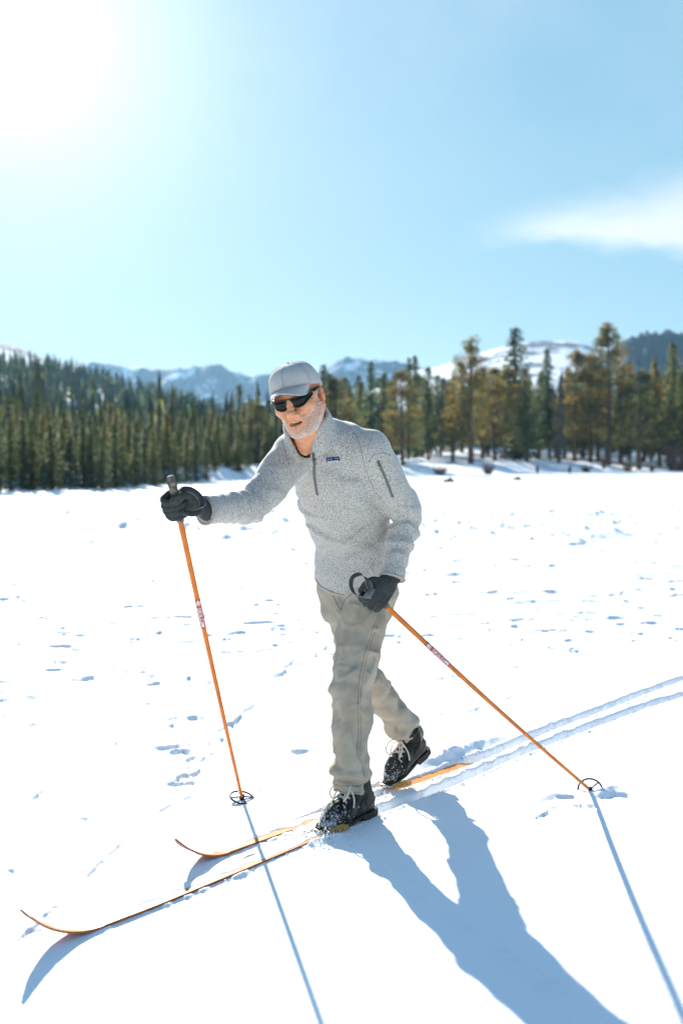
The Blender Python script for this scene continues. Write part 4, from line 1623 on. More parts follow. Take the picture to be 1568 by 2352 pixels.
def build_glasses():
    def wrap(l):
        return 0.1075 - 4.2 * l * l - 40 * max(0, abs(l) - 0.052) ** 2 * 8
    fr = MB()
    for s in (-1, 1):
        fr.tube([hp(s * l, wrap(l) + 0.001, 0.0115 + 0.03 * l) for l in np.linspace(0.0, 0.070, 12)], [0.0022] * 10 + [0.0032, 0.004], 6)
        fr.tube([hp(s * 0.070, wrap(0.070), 0.014), hp(s * 0.076, 0.060, 0.0145), hp(s * 0.0805, 0.03, 0.012), hp(s * 0.083, 0.0, 0.012), hp(s * 0.083, -0.02, 0.004)], [0.0045, 0.0050, 0.004, 0.0028, 0.002], 6, flat=1.0)
        fr.tube([hp(s * 0.004, wrap(0.004), 0.013), hp(s * 0.0095, wrap(0.0095) - 0.002, 0.002), hp(s * 0.015, wrap(0.015) - 0.006, -0.010)], 0.002, 6)
    o = fr.build('sunglasses', M_FRAME, PERSON)
    for s in (-1, 1):
        m = MB()
        n = 12
        vs = []
        for th in (0.0, -0.0018):
            for i in range(n):
                t = i / (n - 1)
                l = 0.0075 + 0.0625 * t
                tp = 0.0115 + 0.03 * l
                bt = -0.001 - 0.028 * math.sin(math.pi * min(1, 0.12 + t * 0.98)) ** 0.6 * (1 - 0.30 * t) if t < 0.93 else 0.002 - 0.016 * (1 - t) / 0.07
                for q in (0, 0.5, 1):
                    u = tp + (bt - tp) * q
                    vs.append(hp(s * l, wrap(l) + th - 0.006 * q * q, u))
        N = n * 3
        fs = []
        for i in range(n - 1):
            for q in range(2):
                a, b = i * 3 + q, (i + 1) * 3 + q
                fs.append((a, b, b + 1, a + 1))
                fs.append((N + a, N + a + 1, N + b + 1, N + b))
            for q in (0, 2):
                a, b = i * 3 + q, (i + 1) * 3 + q
                fs.append((a, N + a, N + b, b))
        m.add(vs, fs)
        m.build('lens', M_LENS, o).matrix_parent_inverse = Matrix.Identity(4)


build_glasses()

# ---- the half zip fleece


def build_jacket():
    fd = Field((-0.50, 2.98, 0.78), (0.32, 3.90, 1.50), 0.0062)
    secs = [(at(812, 1328, 3.705), .152, .112, 46), (at(810, 1250, 3.655), .158, .110, 42), (at(797, 1172, 3.585), .166, .116, 36),
            (at(768, 1085, 3.51), .166, .120, 31), (at(752, 1022, 3.455), .150, .100, 30), (at(746, 988, 3.43), .095, .080, 30)]
    t, S, u, v = fd.loft(secs, 2.4)
    Ht = float(S.max())
    # drag folds across the belly and from the armpit, the hem drawn in a little
    n1 = fd.noise(0.16, 2, 6, (0.5, 0.5, 1.6))
    n2 = fd.noise(0.075, 12, 6, (0.6, 0.6, 1.5))
    t = t - 0.0030 * n1 * (S < 0.48) - 0.0016 * n2
    ph = S + 0.10 * u + 0.010 * n2
    t = t - 0.007 * (gauss(ph, 0.235, 0.009) - gauss(ph, 0.255, 0.010)) * gauss(u, -0.06, 0.10) - 0.006 * (gauss(ph, 0.315, 0.009) - gauss(ph, 0.336, 0.010)) * gauss(u, -0.10, 0.09)
    ph2 = S - 0.75 * u
    t = t - 0.008 * (gauss(ph2, 0.18, 0.014) - gauss(ph2, 0.208, 0.013)) * gauss(u, 0.10, 0.06) - 0.007 * (gauss(ph2, 0.10, 0.014) - gauss(ph2, 0.128, 0.013)) * gauss(u, 0.08, 0.07)
    t = t - 0.004 * gauss(S, 0.03, 0.022)
    d = t
    neck = J['neck']
    for s, blend in (('l', 0.020), ('r', 0.024)):
        sh, el, wr = J['sh_' + s], J['el_' + s], J['wr_' + s]
        d = smin(d, fd.cone(neck + Vector((0, 0, -0.03)), sh, 0.060, 0.064 if s == 'l' else 0.068), 0.045)
        mid_u, mid_f = sh.lerp(el, 0.5), el.lerp(wr, 0.5)
        a = limb(fd, [sh, mid_u, el, mid_f, wr], [0.067 if s == 'l' else 0.072, 0.066, 0.061 if s == 'l' else 0.060, 0.050, 0.043])
        tu, pu, Lu = along(fd, sh, el)
        tf, pf, Lf = along(fd, el, wr)
        nz = fd.noise(0.09, 31 if s == 'l' else 37, 6)
        near_f = smooth01((0.035 + 0.03 - np.abs(a)) / 0.03)
        if s == 'r':
            w = rdg(tf * 2 * math.pi * 4.6 + 0.9 * np.sin(pf + 0.6) + 0.8 * nz) * gauss(tf, 0.25, 0.42) * (tf > -0.25) * (tf < 1.0)
            w2 = rdg(tu * 2 * math.pi * 2.6 + 1.2 * np.sin(pu) + 0.9 * nz) * gauss(tu, 0.85, 0.35) * (tf < 0.1)
        else:
            w = rdg(tf * 2 * math.pi * 4.2 + 0.7 * np.sin(pf + 2.0) + 0.7 * nz) * gauss(tf, 0.35, 0.55) * (tf > -0.1) * (tf < 1.0)
            w2 = rdg(tu * 2 * math.pi * 2.3 + 0.8 * np.sin(pu) + 0.8 * nz) * gauss(tu, 0.95, 0.32) * (tf < 0.15)
        a = a - (0.0064 * w + 0.0058 * w2 + 0.0018 * nz) * near_f
        wd = np.array((wr - el).normalized())
        a = np.maximum(a, fd.plane(np.array(wr) + wd * 0.006, wd))
        d = smin(d, a, blend)
    # collar: a standing band round the neck, open in a V at the zip
    ax = (COLLAR_C1 - COLLAR_C0)
    H = ax.length + 0.009
    ax = ax.normalized()
    A = np.array(ax)
    c0 = np.array(COLLAR_C0)
    s_ = (fd.X - c0[0]) * A[0] + (fd.Y - c0[1]) * A[1] + (fd.Z - c0[2]) * A[2]
    rx, ry, rz = fd.X - c0[0] - s_ * A[0], fd.Y - c0[1] - s_ * A[1], fd.Z - c0[2] - s_ * A[2]
    rad = np.sqrt(rx ** 2 + ry ** 2 + rz ** 2)
    R = np.interp(s_, [-0.06, 0.0, H], [0.090, 0.084, 0.076]).astype(np.float32)
    L30, F30 = yawdir(30)
    fq = (rx * F30.x + ry * F30.y + rz * F30.z)
    lq = (rx * L30.x + ry * L30.y + rz * L30.z)
    band = np.maximum(np.abs(rad - R) - 0.0065, np.maximum(-0.030 - s_, s_ - H - 0.010 * gauss(np.arctan2(lq, -fq), 0.3, 1.2)))
    d = smin(d, band, 0.022)
    hole = np.maximum(rad - (R - 0.0075), -0.030 - s_)
    d = smax(d, -hole, 0.004)
    # V opening
    vo = np.maximum(np.abs(lq - 0.006) - (0.005 + 0.38 * np.maximum(s_ + 0.062, 0)), np.maximum(0.02 - fq, -s_ - 0.062))
    d = smax(d, -np.maximum(vo, s_ - 0.2), 0.004)
    V, Q = fd.mesh(d)
    o = mesh_obj('pullover', V, Q, M_FLEECE, PERSON)
    return o, secs


JACKET, J_SECS = build_jacket()
J_BVH = bvh_of(JACKET)


def child(m, name, mat, parent, smooth=True):
    o = m.build(name, mat, None, smooth)
    o.parent = parent
    return o


def build_jacket_details():
    m = MB()
    ribbon(m, on_surface(J_BVH, [(719, 1043), (722, 1062), (721, 1085), (724, 1110), (729, 1137)], 8), 0.0042, 0.0022)
    child(m, 'zip', M_ZIP, JACKET)
    z = on_surface(J_BVH, [(719, 1044), (720, 1049)], 2)
    if z:
        m = MB()
        m.box(z[0][0] + z[0][1] * 0.005, Vector((0.004, 0, 0)), Vector((0, 0.003, 0)), Vector((0, 0, 0.008)))
        m.box(z[0][0] + z[0][1] * 0.006 - Vector((0, 0, 0.017)), Vector((0.002, 0, 0)), Vector((0, 0.001, 0)), Vector((0, 0, 0.010)))
        child(m, 'zip_slider', M_ZIPMETAL, JACKET, False)
    m = MB()
    ln = on_surface(J_BVH, [(868, 1060), (876, 1078), (886, 1101), (894, 1122), (902, 1142)], 6)
    ribbon(m, ln, 0.0042, 0.002)
    child(m, 'sleeve_zip', M_ZIP, JACKET)
    m = MB()
    p, n = hit(J_BVH, 869, 1064)
    if p:
        m.box(p + n * 0.004, Vector((0.0035, 0, 0)), Vector((0, 0.003, 0)), Vector((0.002, 0, -0.010)))
        child(m, 'zip_slider', M_ZIPMETAL, JACKET, False)
    for pts in ([(800, 978), (822, 1010), (832, 1045), (838, 1075), (850, 1105), (862, 1130), (884, 1158)], [(648, 1005), (652, 1030), (662, 1062), (668, 1085)],
                [(846, 1062), (858, 1046), (876, 1040), (896, 1046)]):
        m = MB()
        ln = on_surface(J_BVH, pts, 6, -0.0006)
        if len(ln) > 3:
            m.tube([q[0] for q in ln], 0.0014, 5)
            child(m, 'seam', M_SEAM, JACKET)
    # binding at hem and cuffs
    def ring(c, A, L, a, b, r, name, mat, n=2.4, cnt=56):
        A = A.normalized()
        L = (L - A * L.dot(A)).normalized()
        Fw = A.cross(L)
        m = MB()
        pts = []
        for i in range(cnt + 1):
            th = 2 * math.pi * i / cnt
            cu, sv = math.cos(th), math.sin(th)
            q = (abs(cu) ** n + abs(sv) ** n) ** (-1 / n)
            p = c + L * a * cu * q + Fw * b * sv * q
            loc, nr, _, _ = J_BVH.find_nearest(p)
            if loc and (loc - p).length < 0.03:
                p = loc + nr * 0.0005
            pts.append(p)
        m.tube(pts, r, 6, caps=False)
        return child(m, name, mat, JACKET)
    A = (J_SECS[-1][0] - J_SECS[0][0]).normalized()
    ring(J_SECS[0][0] + A * 0.004, A, yawdir(46)[0], .154, .114, 0.0062, 'hem_binding', M_TRIM)
    for s in 'lr':
        wd = (J['wr_' + s] - J['el_' + s]).normalized()
        ring(J['wr_' + s] + wd * 0.003, wd, Vector((1, 0, 0)) if abs(wd.x) < 0.8 else Vector((0, 1, 0)), 0.043, 0.043, 0.0052, 'cuff_binding', M_TRIM, 2.0, 36)
    # collar lining seen inside the standing collar and its edge
    ax = (COLLAR_C1 - COLLAR_C0).normalized()
    H = (COLLAR_C1 - COLLAR_C0).length + 0.009
    L30, F30 = yawdir(30)
    L30 = (L30 - ax * L30.dot(ax)).normalized()
    F30 = ax.cross(L30) if ax.cross(L30).dot(F30) > 0 else -ax.cross(L30)
    vs, fs = [], []
    n = 60
    for i in range(n + 1):
        a = math.radians(32) + i / n * math.radians(296)
        d = F30 * math.cos(a) + L30 * math.sin(a)
        top = H - 0.004 - 0.012 * max(0, math.cos(a))
        for s_, R in ((-0.020, 0.0780), (0.0, 0.0765), (top, 0.0685)):
            vs.append(COLLAR_C0 + ax * s_ + d * R)
        for s_, R in ((-0.020, 0.0755), (0.0, 0.0740), (top, 0.0660)):
            vs.append(COLLAR_C0 + ax * s_ + d * R)
    for i in range(n):
        a, b = i * 6, i * 6 + 6
        for k in range(2):
            fs.append((a + k, a + k + 1, b + k + 1, b + k))
            fs.append((a + 3 + k, b + 3 + k, b + 4 + k, a + 4 + k))
        fs.append((a + 2, a + 5, b + 5, b + 2))
    m = MB()
    m.add(vs, fs)
    child(m, 'collar_lining', M_LINING, JACKET)
    # black undershirt at the throat
    m = MB()
    c = COLLAR_C0 + ax * -0.020 + F30 * 0.006
    prof = [(-0.030, 0.044), (-0.018, 0.064), (-0.004, 0.066), (0.002, 0.060), (0.000, 0.056)]
    vs = [c + ax * s_ + (F30 * math.cos(2 * math.pi * k / 40) + L30 * math.sin(2 * math.pi * k / 40)) * R for s_, R in prof for k in range(40)]
    fs = [(j * 40 + k, j * 40 + (k + 1) % 40, (j + 1) * 40 + (k + 1) % 40, (j + 1) * 40 + k) for j in range(4) for k in range(40)]
    m.add(vs, fs)
    m.build('undershirt', M_TEE, PERSON)

    # woven chest label: dark border, violet blue field, black peaks, white lettering
    cs = [hit(J_BVH, *q) for q in ((749.5, 1051.5), (779.2, 1048.5), (779.6, 1059.3), (750.3, 1062.2))]
    nrm_ = sum((c[1] for c in cs), Vector()).normalized()
    ctr = sum((c[0] for c in cs), Vector()) / 4
    ex = ((cs[1][0] - cs[0][0]) + (cs[2][0] - cs[3][0])).normalized()
    ex = (ex - nrm_ * ex.dot(nrm_)).normalized()
    ey = nrm_.cross(ex)
    W = ((cs[1][0] - cs[0][0]).length + (cs[2][0] - cs[3][0]).length) / 4
    Hh = ((cs[3][0] - cs[0][0]).length + (cs[2][0] - cs[1][0]).length) / 4
    hs = [hit(J_BVH, 749.5 + 30 * a, 1051.5 + 10.5 * b - 3 * a)[0] for a in np.linspace(0, 1, 7) for b in np.linspace(0, 1, 4)]
    base = ctr + nrm_ * (max((h_ - ctr).dot(nrm_) for h_ in hs if h_) + 0.0012)

    def flat(name, mat, poly, z, parent):
        m = MB()
        n = len(poly)
        vs = [base + ex * (x * W) + ey * (y * Hh) + nrm_ * zz for zz in (z, z - 0.0006) for x, y in poly]
        fs = [tuple(range(n)), tuple(range(2 * n - 1, n - 1, -1))] + [(i, n + i, n + (i + 1) % n, (i + 1) % n) for i in range(n)]
        m.add(vs, fs)
        return child(m, name, mat, parent, False)
    m = MB()
    m.box(base - nrm_ * 0.004, ex * W, ey * Hh, nrm_ * 0.004)
    lab = child(m, 'chest_label', plain('label_black', (0.006, 0.007, 0.012), 0.8, 0.1), JACKET, False)
    flat('label_field', plain('label_blue', (0.085, 0.125, 0.38), 0.8, 0.1), [(-.93, -.25), (.93, -.25), (.93, .82), (-.93, .82)], 0.0008, JACKET)
    flat('label_band', plain('label_lilac', (0.22, 0.24, 0.52), 0.8, 0.1), [(-.93, .0), (.93, .0), (.93, .35), (-.93, .35)], 0.0013, JACKET)
    flat('label_peaks', plain('label_ink', (0.008, 0.010, 0.02), 0.8, 0.1), [(-.93, -.25), (.93, -.25), (.93, -.02), (.6, .12), (.42, .06), (.24, .62), (.12, .28), (.02, .44), (-.12, .05), (-.4, .16), (-.6, .0), (-.93, .05)], 0.0018, JACKET)
    text_on('label_lettering', 'patagonia', plain('label_white', (0.82, 0.82, 0.82), 0.8, 0.1), base + nrm_ * 0.0012 - ey * Hh * 0.66, ex, ey, nrm_, W * 1.78, JACKET)


def text_mesh(s, bold=0.02, fine=0):
    cu = bpy.data.curves.new('lettering', 'FONT')
    cu.body = s
    cu.align_x = 'CENTER'
    cu.offset = bold
    cu.extrude = 0.0
    cu.resolution_u = 3
    t = bpy.data.objects.new('lettering', cu)
    COL.objects.link(t)
    bpy.context.view_layer.update()
    dg = bpy.context.evaluated_depsgraph_get()
    me = bpy.data.meshes.new_from_object(t.evaluated_get(dg))
    bpy.data.objects.remove(t)
    bm_ = bmesh.new()
    bm_.from_mesh(me)
    bmesh.ops.triangulate(bm_, faces=bm_.faces[:])
    for _ in range(fine):
        bmesh.ops.subdivide_edges(bm_, edges=[e_ for e_ in bm_.edges if e_.calc_length() > 0.09], cuts=1)
        bmesh.ops.triangulate(bm_, faces=bm_.faces[:])
    bm_.to_mesh(me)
    bm_.free()
    v = np.array([list(q.co) for q in me.vertices])
    f = [tuple(p.vertices) for p in me.polygons]
    bpy.data.meshes.remove(me)
    return v, f


def text_on(name, s, mat, org, ex, ey, nz, width, parent):
    v, f = text_mesh(s)
    k = width / (v[:, 0].max() - v[:, 0].min())
    cx, cy = (v[:, 0].max() + v[:, 0].min()) / 2, (v[:, 1].max() + v[:, 1].min()) / 2 * 0 + 0.22
    m = MB()
    m.add([org + ex * ((a - cx) * k) + ey * ((b - cy) * k) for a, b, _ in v], f)
    return child(m, name, mat, parent, False)


build_jacket_details()


# ---- trousers
def build_trousers():
    fd = Field((-0.16, 3.30, 0.10), (0.42, 4.10, 0.98), 0.0062)
    d, S, u, v = fd.loft([(at(818, 1420, 3.71), .125, .110, 46), (at(824, 1360, 3.715), .158, .122, 46), (at(816, 1310, 3.70), .146, .108, 46), (at(812, 1270, 3.67), .140, .100, 46)], 2.3)
    d = d - 0.003 * fd.noise(0.10, 9)
    for s in 'lr':
        hp_, kn, an = J['hip_' + s], J['kn_' + s], J['an_' + s]
        dn = (an - kn).normalized()
        end = an + dn * 0.0
        if s == 'l':
            rad = [0.102, 0.094, 0.080, 0.070, 0.069, 0.066, 0.061]
        else:
            rad = [0.100, 0.090, 0.074, 0.068, 0.064, 0.058, 0.052]
        js = [hp_, hp_.lerp(kn, 0.33), hp_.lerp(kn, 0.68), kn, kn.lerp(end, 0.33), kn.lerp(end, 0.7), end]
        a = limb(fd, js, rad)
        tt, pt, Lt = along(fd, hp_, kn)
        ts, ps, Ls = along(fd, kn, end)
        nz = fd.noise(0.14, 51 if s == 'l' else 57, 6)
        nf = fd.noise(0.06, 61, 6, (1, 1, 0.5))
        crs = np.exp(-(fd.noise(0.17, 71 if s == 'l' else 77, 5, (1, 1, 0.55)) / 0.28) ** 2) + 0.6 * np.exp(-(fd.noise(0.12, 81 if s == 'l' else 83, 5, (0.7, 0.7, 1.2)) / 0.25) ** 2) - 0.5
        near_f = smooth01((0.06 - np.abs(a)) / 0.03)
        shin = (ts > -0.05) & (ts < 1.1)
        sp = np.sin(ts * 2 * math.pi * 2.1 + 1.6 * ps + 0.9 * nz) * gauss(ts, 0.55, 0.5) * shin
        bunch = (gauss(ts + 0.03 * nz + 0.03 * np.sin(ps), 0.83, 0.05) - 0.8 * gauss(ts + 0.03 * nz + 0.03 * np.sin(ps), 0.91, 0.03)) * shin
        kneew = np.sin(ts * 2 * math.pi * 5 + 0.9 * ps + nz) * gauss(ts, 0.02, 0.16)
        thigh = np.sin(tt * 2 * math.pi * 3.4 + 1.3 * pt + 0.8 * nz) * gauss(tt, 0.30, 0.30) * (tt < 1)
        ridged = 1 - np.abs(np.sin(ts * 5.0 + 1.5 * ps + 1.1 * nz))
        tall = 1 - np.abs(np.sin(tt * 2.2 + 1.5 * pt + 1.4 * nz)) ** 0.8
        a = a - near_f * 1.1 * (0.0062 * sp + 0.0130 * bunch + 0.0045 * kneew + 0.0045 * thigh + 0.0018 * nf + 0.0075 * crs + 0.0080 * (tall - 0.4) * gauss(tt, 0.6, 0.7) + 0.0085 * (ridged - 0.4) * gauss(ts, 0.5, 0.45) * shin)
        a = np.maximum(a, fd.plane(np.array(end) + np.array(dn) * 0.008 , np.array(dn)))
        # open at the ankle
        a = smax(a, -np.maximum(fd.cone(end - dn * 0.05, end + dn * 0.1, rad[-1] - 0.008, rad[-1] - 0.006), 0), 0.002) if False else a
        d = smin(d, a, 0.020)
    V, Q = fd.mesh(d)
    return mesh_obj('trousers', V, Q, M_TROUSER, PERSON)


TROUSERS = build_trousers()
T_BVH = bvh_of(TROUSERS)


def build_trouser_details():
    def seam(pts, r=0.0009, name='seam', mat=M_STITCH, off=0.0):
        ln = on_surface(T_BVH, pts, 6, off)
        if len(ln) > 3:
            # a doubled seam: a low welt with a stitched edge
            m = MB()
            run = [ln[0]]
            for q in ln[1:]:
                if (q[0] - run[-1][0]).length < 0.05:
                    run.append(q)
            m.tube([q[0] for q in run], r, 5)
            child(m, name, mat, TROUSERS)
    seam([(869, 1410), (851, 1460), (836, 1509), (825, 1561), (822, 1608), (823, 1675), (820, 1731), (831, 1756), (837, 1787)])
    seam([(875, 1412), (857, 1462), (842, 1511), (831, 1563), (828, 1610), (829, 1677), (826, 1733), (836, 1754)], 0.0007)
    seam([(858, 1510), (881, 1550), (912, 1594), (939, 1637), (957, 1664)])
    seam([(765, 1352), (766, 1370), (773, 1386), (783, 1402)], 0.0013)
    seam([(775, 1350), (777, 1368), (783, 1386)], 0.0009)
    seam([(783, 1402), (788, 1384), (800, 1370), (815, 1360)], 0.0013)
    for s, n in (('l', 0.061), ('r', 0.052)):
        an, kn = J['an_' + s], J['kn_' + s]
        dn = (an - kn).normalized()
        L = dn.cross(Vector((0, 1, 0))).normalized()
        B = dn.cross(L)
        for off, r in ((0.004, 0.0038), (-0.024, 0.0011)):
            m = MB()
            pts = []
            for i in range(41):
                th = 2 * math.pi * i / 40
                p = an + dn * off + (L * math.cos(th) + B * math.sin(th)) * n
                loc, nr, _, _ = T_BVH.find_nearest(p)
                pts.append(loc + nr * 0.0003 if loc else p)
            m.tube(pts, r, 5, caps=False)
            child(m, 'trouser_hem' if off > 0 else 'hem_stitching', M_TROUSER if off > 0 else M_STITCH, TROUSERS)


build_trouser_details()
# ------------------------------------------------------------------ gloved hands closed round the pole grips
M_POLE = plain('orange_lacquer', (0.74, 0.185, 0.008), 0.35, 0.4, var=0.25, scale=18)
M_STICKER = plain('red_sticker', (0.45, 0.035, 0.03), 0.5, 0.4, col2=(0.50, 0.12, 0.06), scale=160)
M_WHITE = plain('sticker_white', (0.78, 0.74, 0.70), 0.5, 0.3)
M_GRIP = plain('worn_grip', (0.24, 0.215, 0.175), 0.7, 0.2, col2=(0.07, 0.065, 0.055), scale=45)
M_STRAP = plain('strap_leather', (0.030, 0.036, 0.040), 0.55, 0.3, var=0.3, scale=60)
M_STRAPEDGE = plain('strap_edge', (0.55, 0.50, 0.42), 0.8, 0.1)
M_BASKET = plain('basket_ring', (0.012, 0.018, 0.045), 0.5, 0.3)
M_SKITOP = plain('ski_orange', (0.78, 0.25, 0.008), 0.4, 0.4, var=0.3, scale=24)
M_SKISIDE = plain('ski_red_wood', (0.50, 0.13, 0.020), 0.5, 0.3, var=0.3, scale=30)
M_BASE = plain('ski_base', (0.34, 0.10, 0.075), 0.5, 0.3, var=0.2, scale=30)
M_BINDING = plain('tan_binding', (0.52, 0.27, 0.055), 0.5, 0.3, var=0.2, scale=60)

POLE_L = (J['ha_r'] + Vector((-0.022, -0.005, 0.0)), Vector((-0.370, 3.71, -0.03)))     # skier's right hand, image left
POLE_R = (J['ha_l'] + Vector((-0.010, 0.012, -0.006)), Vector((0.984, 3.81, -0.02)))


def hand(axis, c, wrist, cam_side, k, cuff_r, thumb, palm_side):
    """a fist: axis = pole line pointing to the thumb side; ew = towards the wrist; ec = the side the back or fingers show"""
    a = axis.normalized()
    ew = wrist - c
    ew = (ew - a * ew.dot(a)).normalized()
    ec = a.cross(ew)
    if ec.dot(cam_side) < 0:
        ec = -ec
    lo = np.minimum(np.array(c), np.array(wrist)) - 0.085
    hi = np.maximum(np.array(c), np.array(wrist)) + 0.085
    fd = Field(lo, hi, 0.0024)
    P = lambda s, w, e: c + (a * s + ew * w + ec * e) * k
    b = -palm_side                     # the back of the hand lies on this side of ec
    # palm block between wrist and knuckles, on the side away from the finger tips
    d = None
    for s0 in np.linspace(0.030, -0.032, 4):
        q = fd.cone(P(s0 * 0.8, 0.058, b * 0.014), P(s0, -0.006, b * 0.027), 0.0165 * k, 0.0145 * k)
        d = q if d is None else smin(d, q, 0.012)
    fs = [(0.036, 1.0), (0.0135, 1.06), (-0.0095, 1.0), (-0.0315, 0.84)]
    for s0, L in fs:
        kn = [P(s0, -0.012, b * 0.028), P(s0 - 0.002, -0.040 * L, b * 0.010), P(s0 - 0.003, -0.034 * L, -b * 0.016), P(s0 - 0.003, -0.006, -b * 0.0275), P(s0 - 0.002, 0.016 * L, -b * 0.024)]
        f = limb(fd, kn, [0.0130 * k, 0.0124 * k, 0.0116 * k, 0.0110 * k, 0.0098 * k])
        d = smin(d, f, 0.0035)
    t = [P(0.018, 0.050, b * 0.004), P(0.040, 0.034, -b * 0.018), P(0.050, 0.008, -b * 0.032), P(0.047, -0.022, -b * 0.033)] if thumb == 'over' else \
        [P(0.020, 0.052, b * 0.012), P(0.050, 0.036, b * 0.008), P(0.060, 0.010, b * 0.002), P(0.054, -0.020, -b * 0.010)]
    th = limb(fd, t, [0.0165 * k, 0.0150 * k, 0.0128 * k, 0.0105 * k])
    d = smin(d, th, 0.005)
    wd = (wrist - P(0, 0.05, b * 0.012)).normalized()
    d = smin(d, fd.cone(P(0, 0.050, b * 0.012), wrist + wd * 0.02, 0.030 * k, cuff_r), 0.014)
    d = d + 0.0006 * fd.noise(0.018, 3)
    V, Q = fd.mesh(d)
    o = mesh_obj('glove', V, Q, M_GLOVE, PERSON)
    return o, P, th, fd


GL_R, P_R, _, _ = hand(POLE_L[0] - POLE_L[1], POLE_L[0], J['wr_r'], Vector((0, -1, 0)), 0.87, 0.031, 'over', 1)
GL_L, P_L, _, _ = hand(POLE_R[0] - POLE_R[1], POLE_R[0], J['wr_l'], Vector((0, -1, 0)), 0.93, 0.033, 'side', -1)
# pale leather over thumb and palm of the skier's left glove
m = MB()
bv = bvh_of(GL_L)
for pts in ([(858, 1352), (846, 1366), (836, 1382)],):
    ln = on_surface(bv, pts, 6)
    if len(ln) > 2:
        ribbon(m, ln, [0.006 + 0.006 * math.sin(math.pi * i / (len(ln) - 1)) for i in range(len(ln))], 0.0015)
if m.v:
    child(m, 'palm_patch', M_PALM, GL_L)


# ------------------------------------------------------------------ ski poles
def pole(name, top, foot, label, loop, text_px, ring_n, grip_len):
    e = empty(name, foot)
    tag(e, label, 'ski pole', 'bamboo coloured ski poles')
    ax = (top - foot).normalized()
    tip = foot
    up = top + ax * grip_len

    def part(m, nm, mat, smooth=True):
        return m.build(nm, mat, e, smooth)
    L = (up - tip).length
    m = MB()
    n = 40
    pts, rs = [], []
    for i in range(n + 1):
        t = i / n
        k = t * L
        bow = 0.010 * math.sin(math.pi * t)
        pts.append(tip + ax * (k * 0.93) + Vector((0, 0, -bow)))
        node = sum(math.exp(-((k - q) / 0.008) ** 2) for q in (0.28, 0.55, 0.80, 1.03))
        rs.append(0.0058 + 0.0038 * t + 0.0008 * node)
    m.tube(pts, rs, 14)
    part(m, 'shaft', M_POLE)
    m = MB()
    m.tube([tip - ax * 0.07, tip + ax * 0.01], [0.002, 0.005], 8)
    part(m, 'spike', M_EYELET)
    m = MB()
    g0 = top - ax * 0.060
    m.tube([g0, g0 + ax * 0.02, top + ax * 0.0, top + ax * 0.04, up - ax * 0.012, up - ax * 0.003, up], [0.0115, 0.013, 0.0125, 0.0125, 0.0145, 0.012, 0.006], 14)
    g = part(m, 'grip', M_GRIP)
    # sticker band with lettering wrapped round the shaft
    def axis_at(k):
        t = k / (0.93 * L)
        i = min(int(t * n), n - 1)
        f = t * n - i
        return pts[i].lerp(pts[i + 1], f), rs[i] * (1 - f) + rs[i + 1] * f
    k0, k1 = text_px
    m = MB()
    ks = np.linspace(k0, k1, 10)
    m.tube([axis_at(k)[0] for k in ks], [axis_at(k)[1] + 0.0006 for k in ks], 18)
    st = part(m, 'sticker', M_STICKER)
    v, f = text_mesh('SKILOM', 0.012, 3)
    H = v[:, 1].max()
    Wd = v[:, 0].max() - v[:, 0].min()
    want = abs(k1 - k0) * 0.66
    sc = want / Wd
    mid = axis_at((k0 + k1) / 2)[0]
    view = (Vector((0, 0, HC)) - mid)
    view = (view - ax * view.dot(ax)).normalized()
    sidev = ax.cross(view)
    vs = []
    for x, y, _ in v:
        k = (k0 + k1) / 2 - (x - (v[:, 0].max() + v[:, 0].min()) / 2) * sc - (k1 - k0) * 0.10
        p, r = axis_at(k)
        an = (y - H * 0.52) / H * 1.35
        vs.append(p + (view * math.cos(an) + sidev * math.sin(an)) * (r + 0.0013))
    m = MB()
    m.add(vs, f)
    lt = m.build('lettering', M_WHITE, None, False)
    lt.parent = st
    # emblem: a white leaf shape above the word
    m = MB()
    kc = k1 - (k1 - k0) * 0.10
    for s in (-1, 1):
        for q0 in (0, 1):
            tri = []
            for (dk, an) in ((-0.012 + 0.010 * q0, 0.0), (0.004 + 0.008 * q0, 0.15 * s), (0.001 + 0.008 * q0, 0.85 * s)):
                p, r = axis_at(kc - dk)
                tri.append(p + (view * math.cos(an) + sidev * math.sin(an)) * (r + 0.0013))
            m.add(tri, [(0, 1, 2)])
    em = m.build('emblem', M_WHITE, None, False)
    em.parent = st
    # leather wrist strap hanging in a loop from the grip
    m = MB()
    lp = catmull(loop, 8)
    vs_, fs_ = [], []
    wd = 0.0085
    nvec = None
    for i, p in enumerate(lp):
        t = (lp[min(i + 1, len(lp) - 1)] - lp[max(i - 1, 0)]).normalized()
        wv = (ring_n - t * ring_n.dot(t)).normalized()
        o_ = t.cross(wv)
        vs_ += [p - wv * wd, p + wv * wd, p + wv * wd + o_ * 0.0018, p - wv * wd + o_ * 0.0018]
    for i in range(len(lp) - 1):
        a_, b_ = i * 4, i * 4 + 4
        fs_ += [(a_ + k, a_ + (k + 1) % 4, b_ + (k + 1) % 4, b_ + k) for k in range(4)]
    m.add(vs_, fs_)
    sp = part(m, 'strap', M_STRAP)
    m = MB()
    for s in (-1, 1):
        pp = []
        for i, p in enumerate(lp):
            t = (lp[min(i + 1, len(lp) - 1)] - lp[max(i - 1, 0)]).normalized()
            wv = (ring_n - t * ring_n.dot(t)).normalized()
            pp.append(p + wv * wd * s + t.cross(wv) * 0.0009)
        m.tube(pp, 0.0006, 5)
    se = m.build('strap_edge', M_STRAPEDGE, None)
    se.parent = sp
    return e, ax, axis_at, part


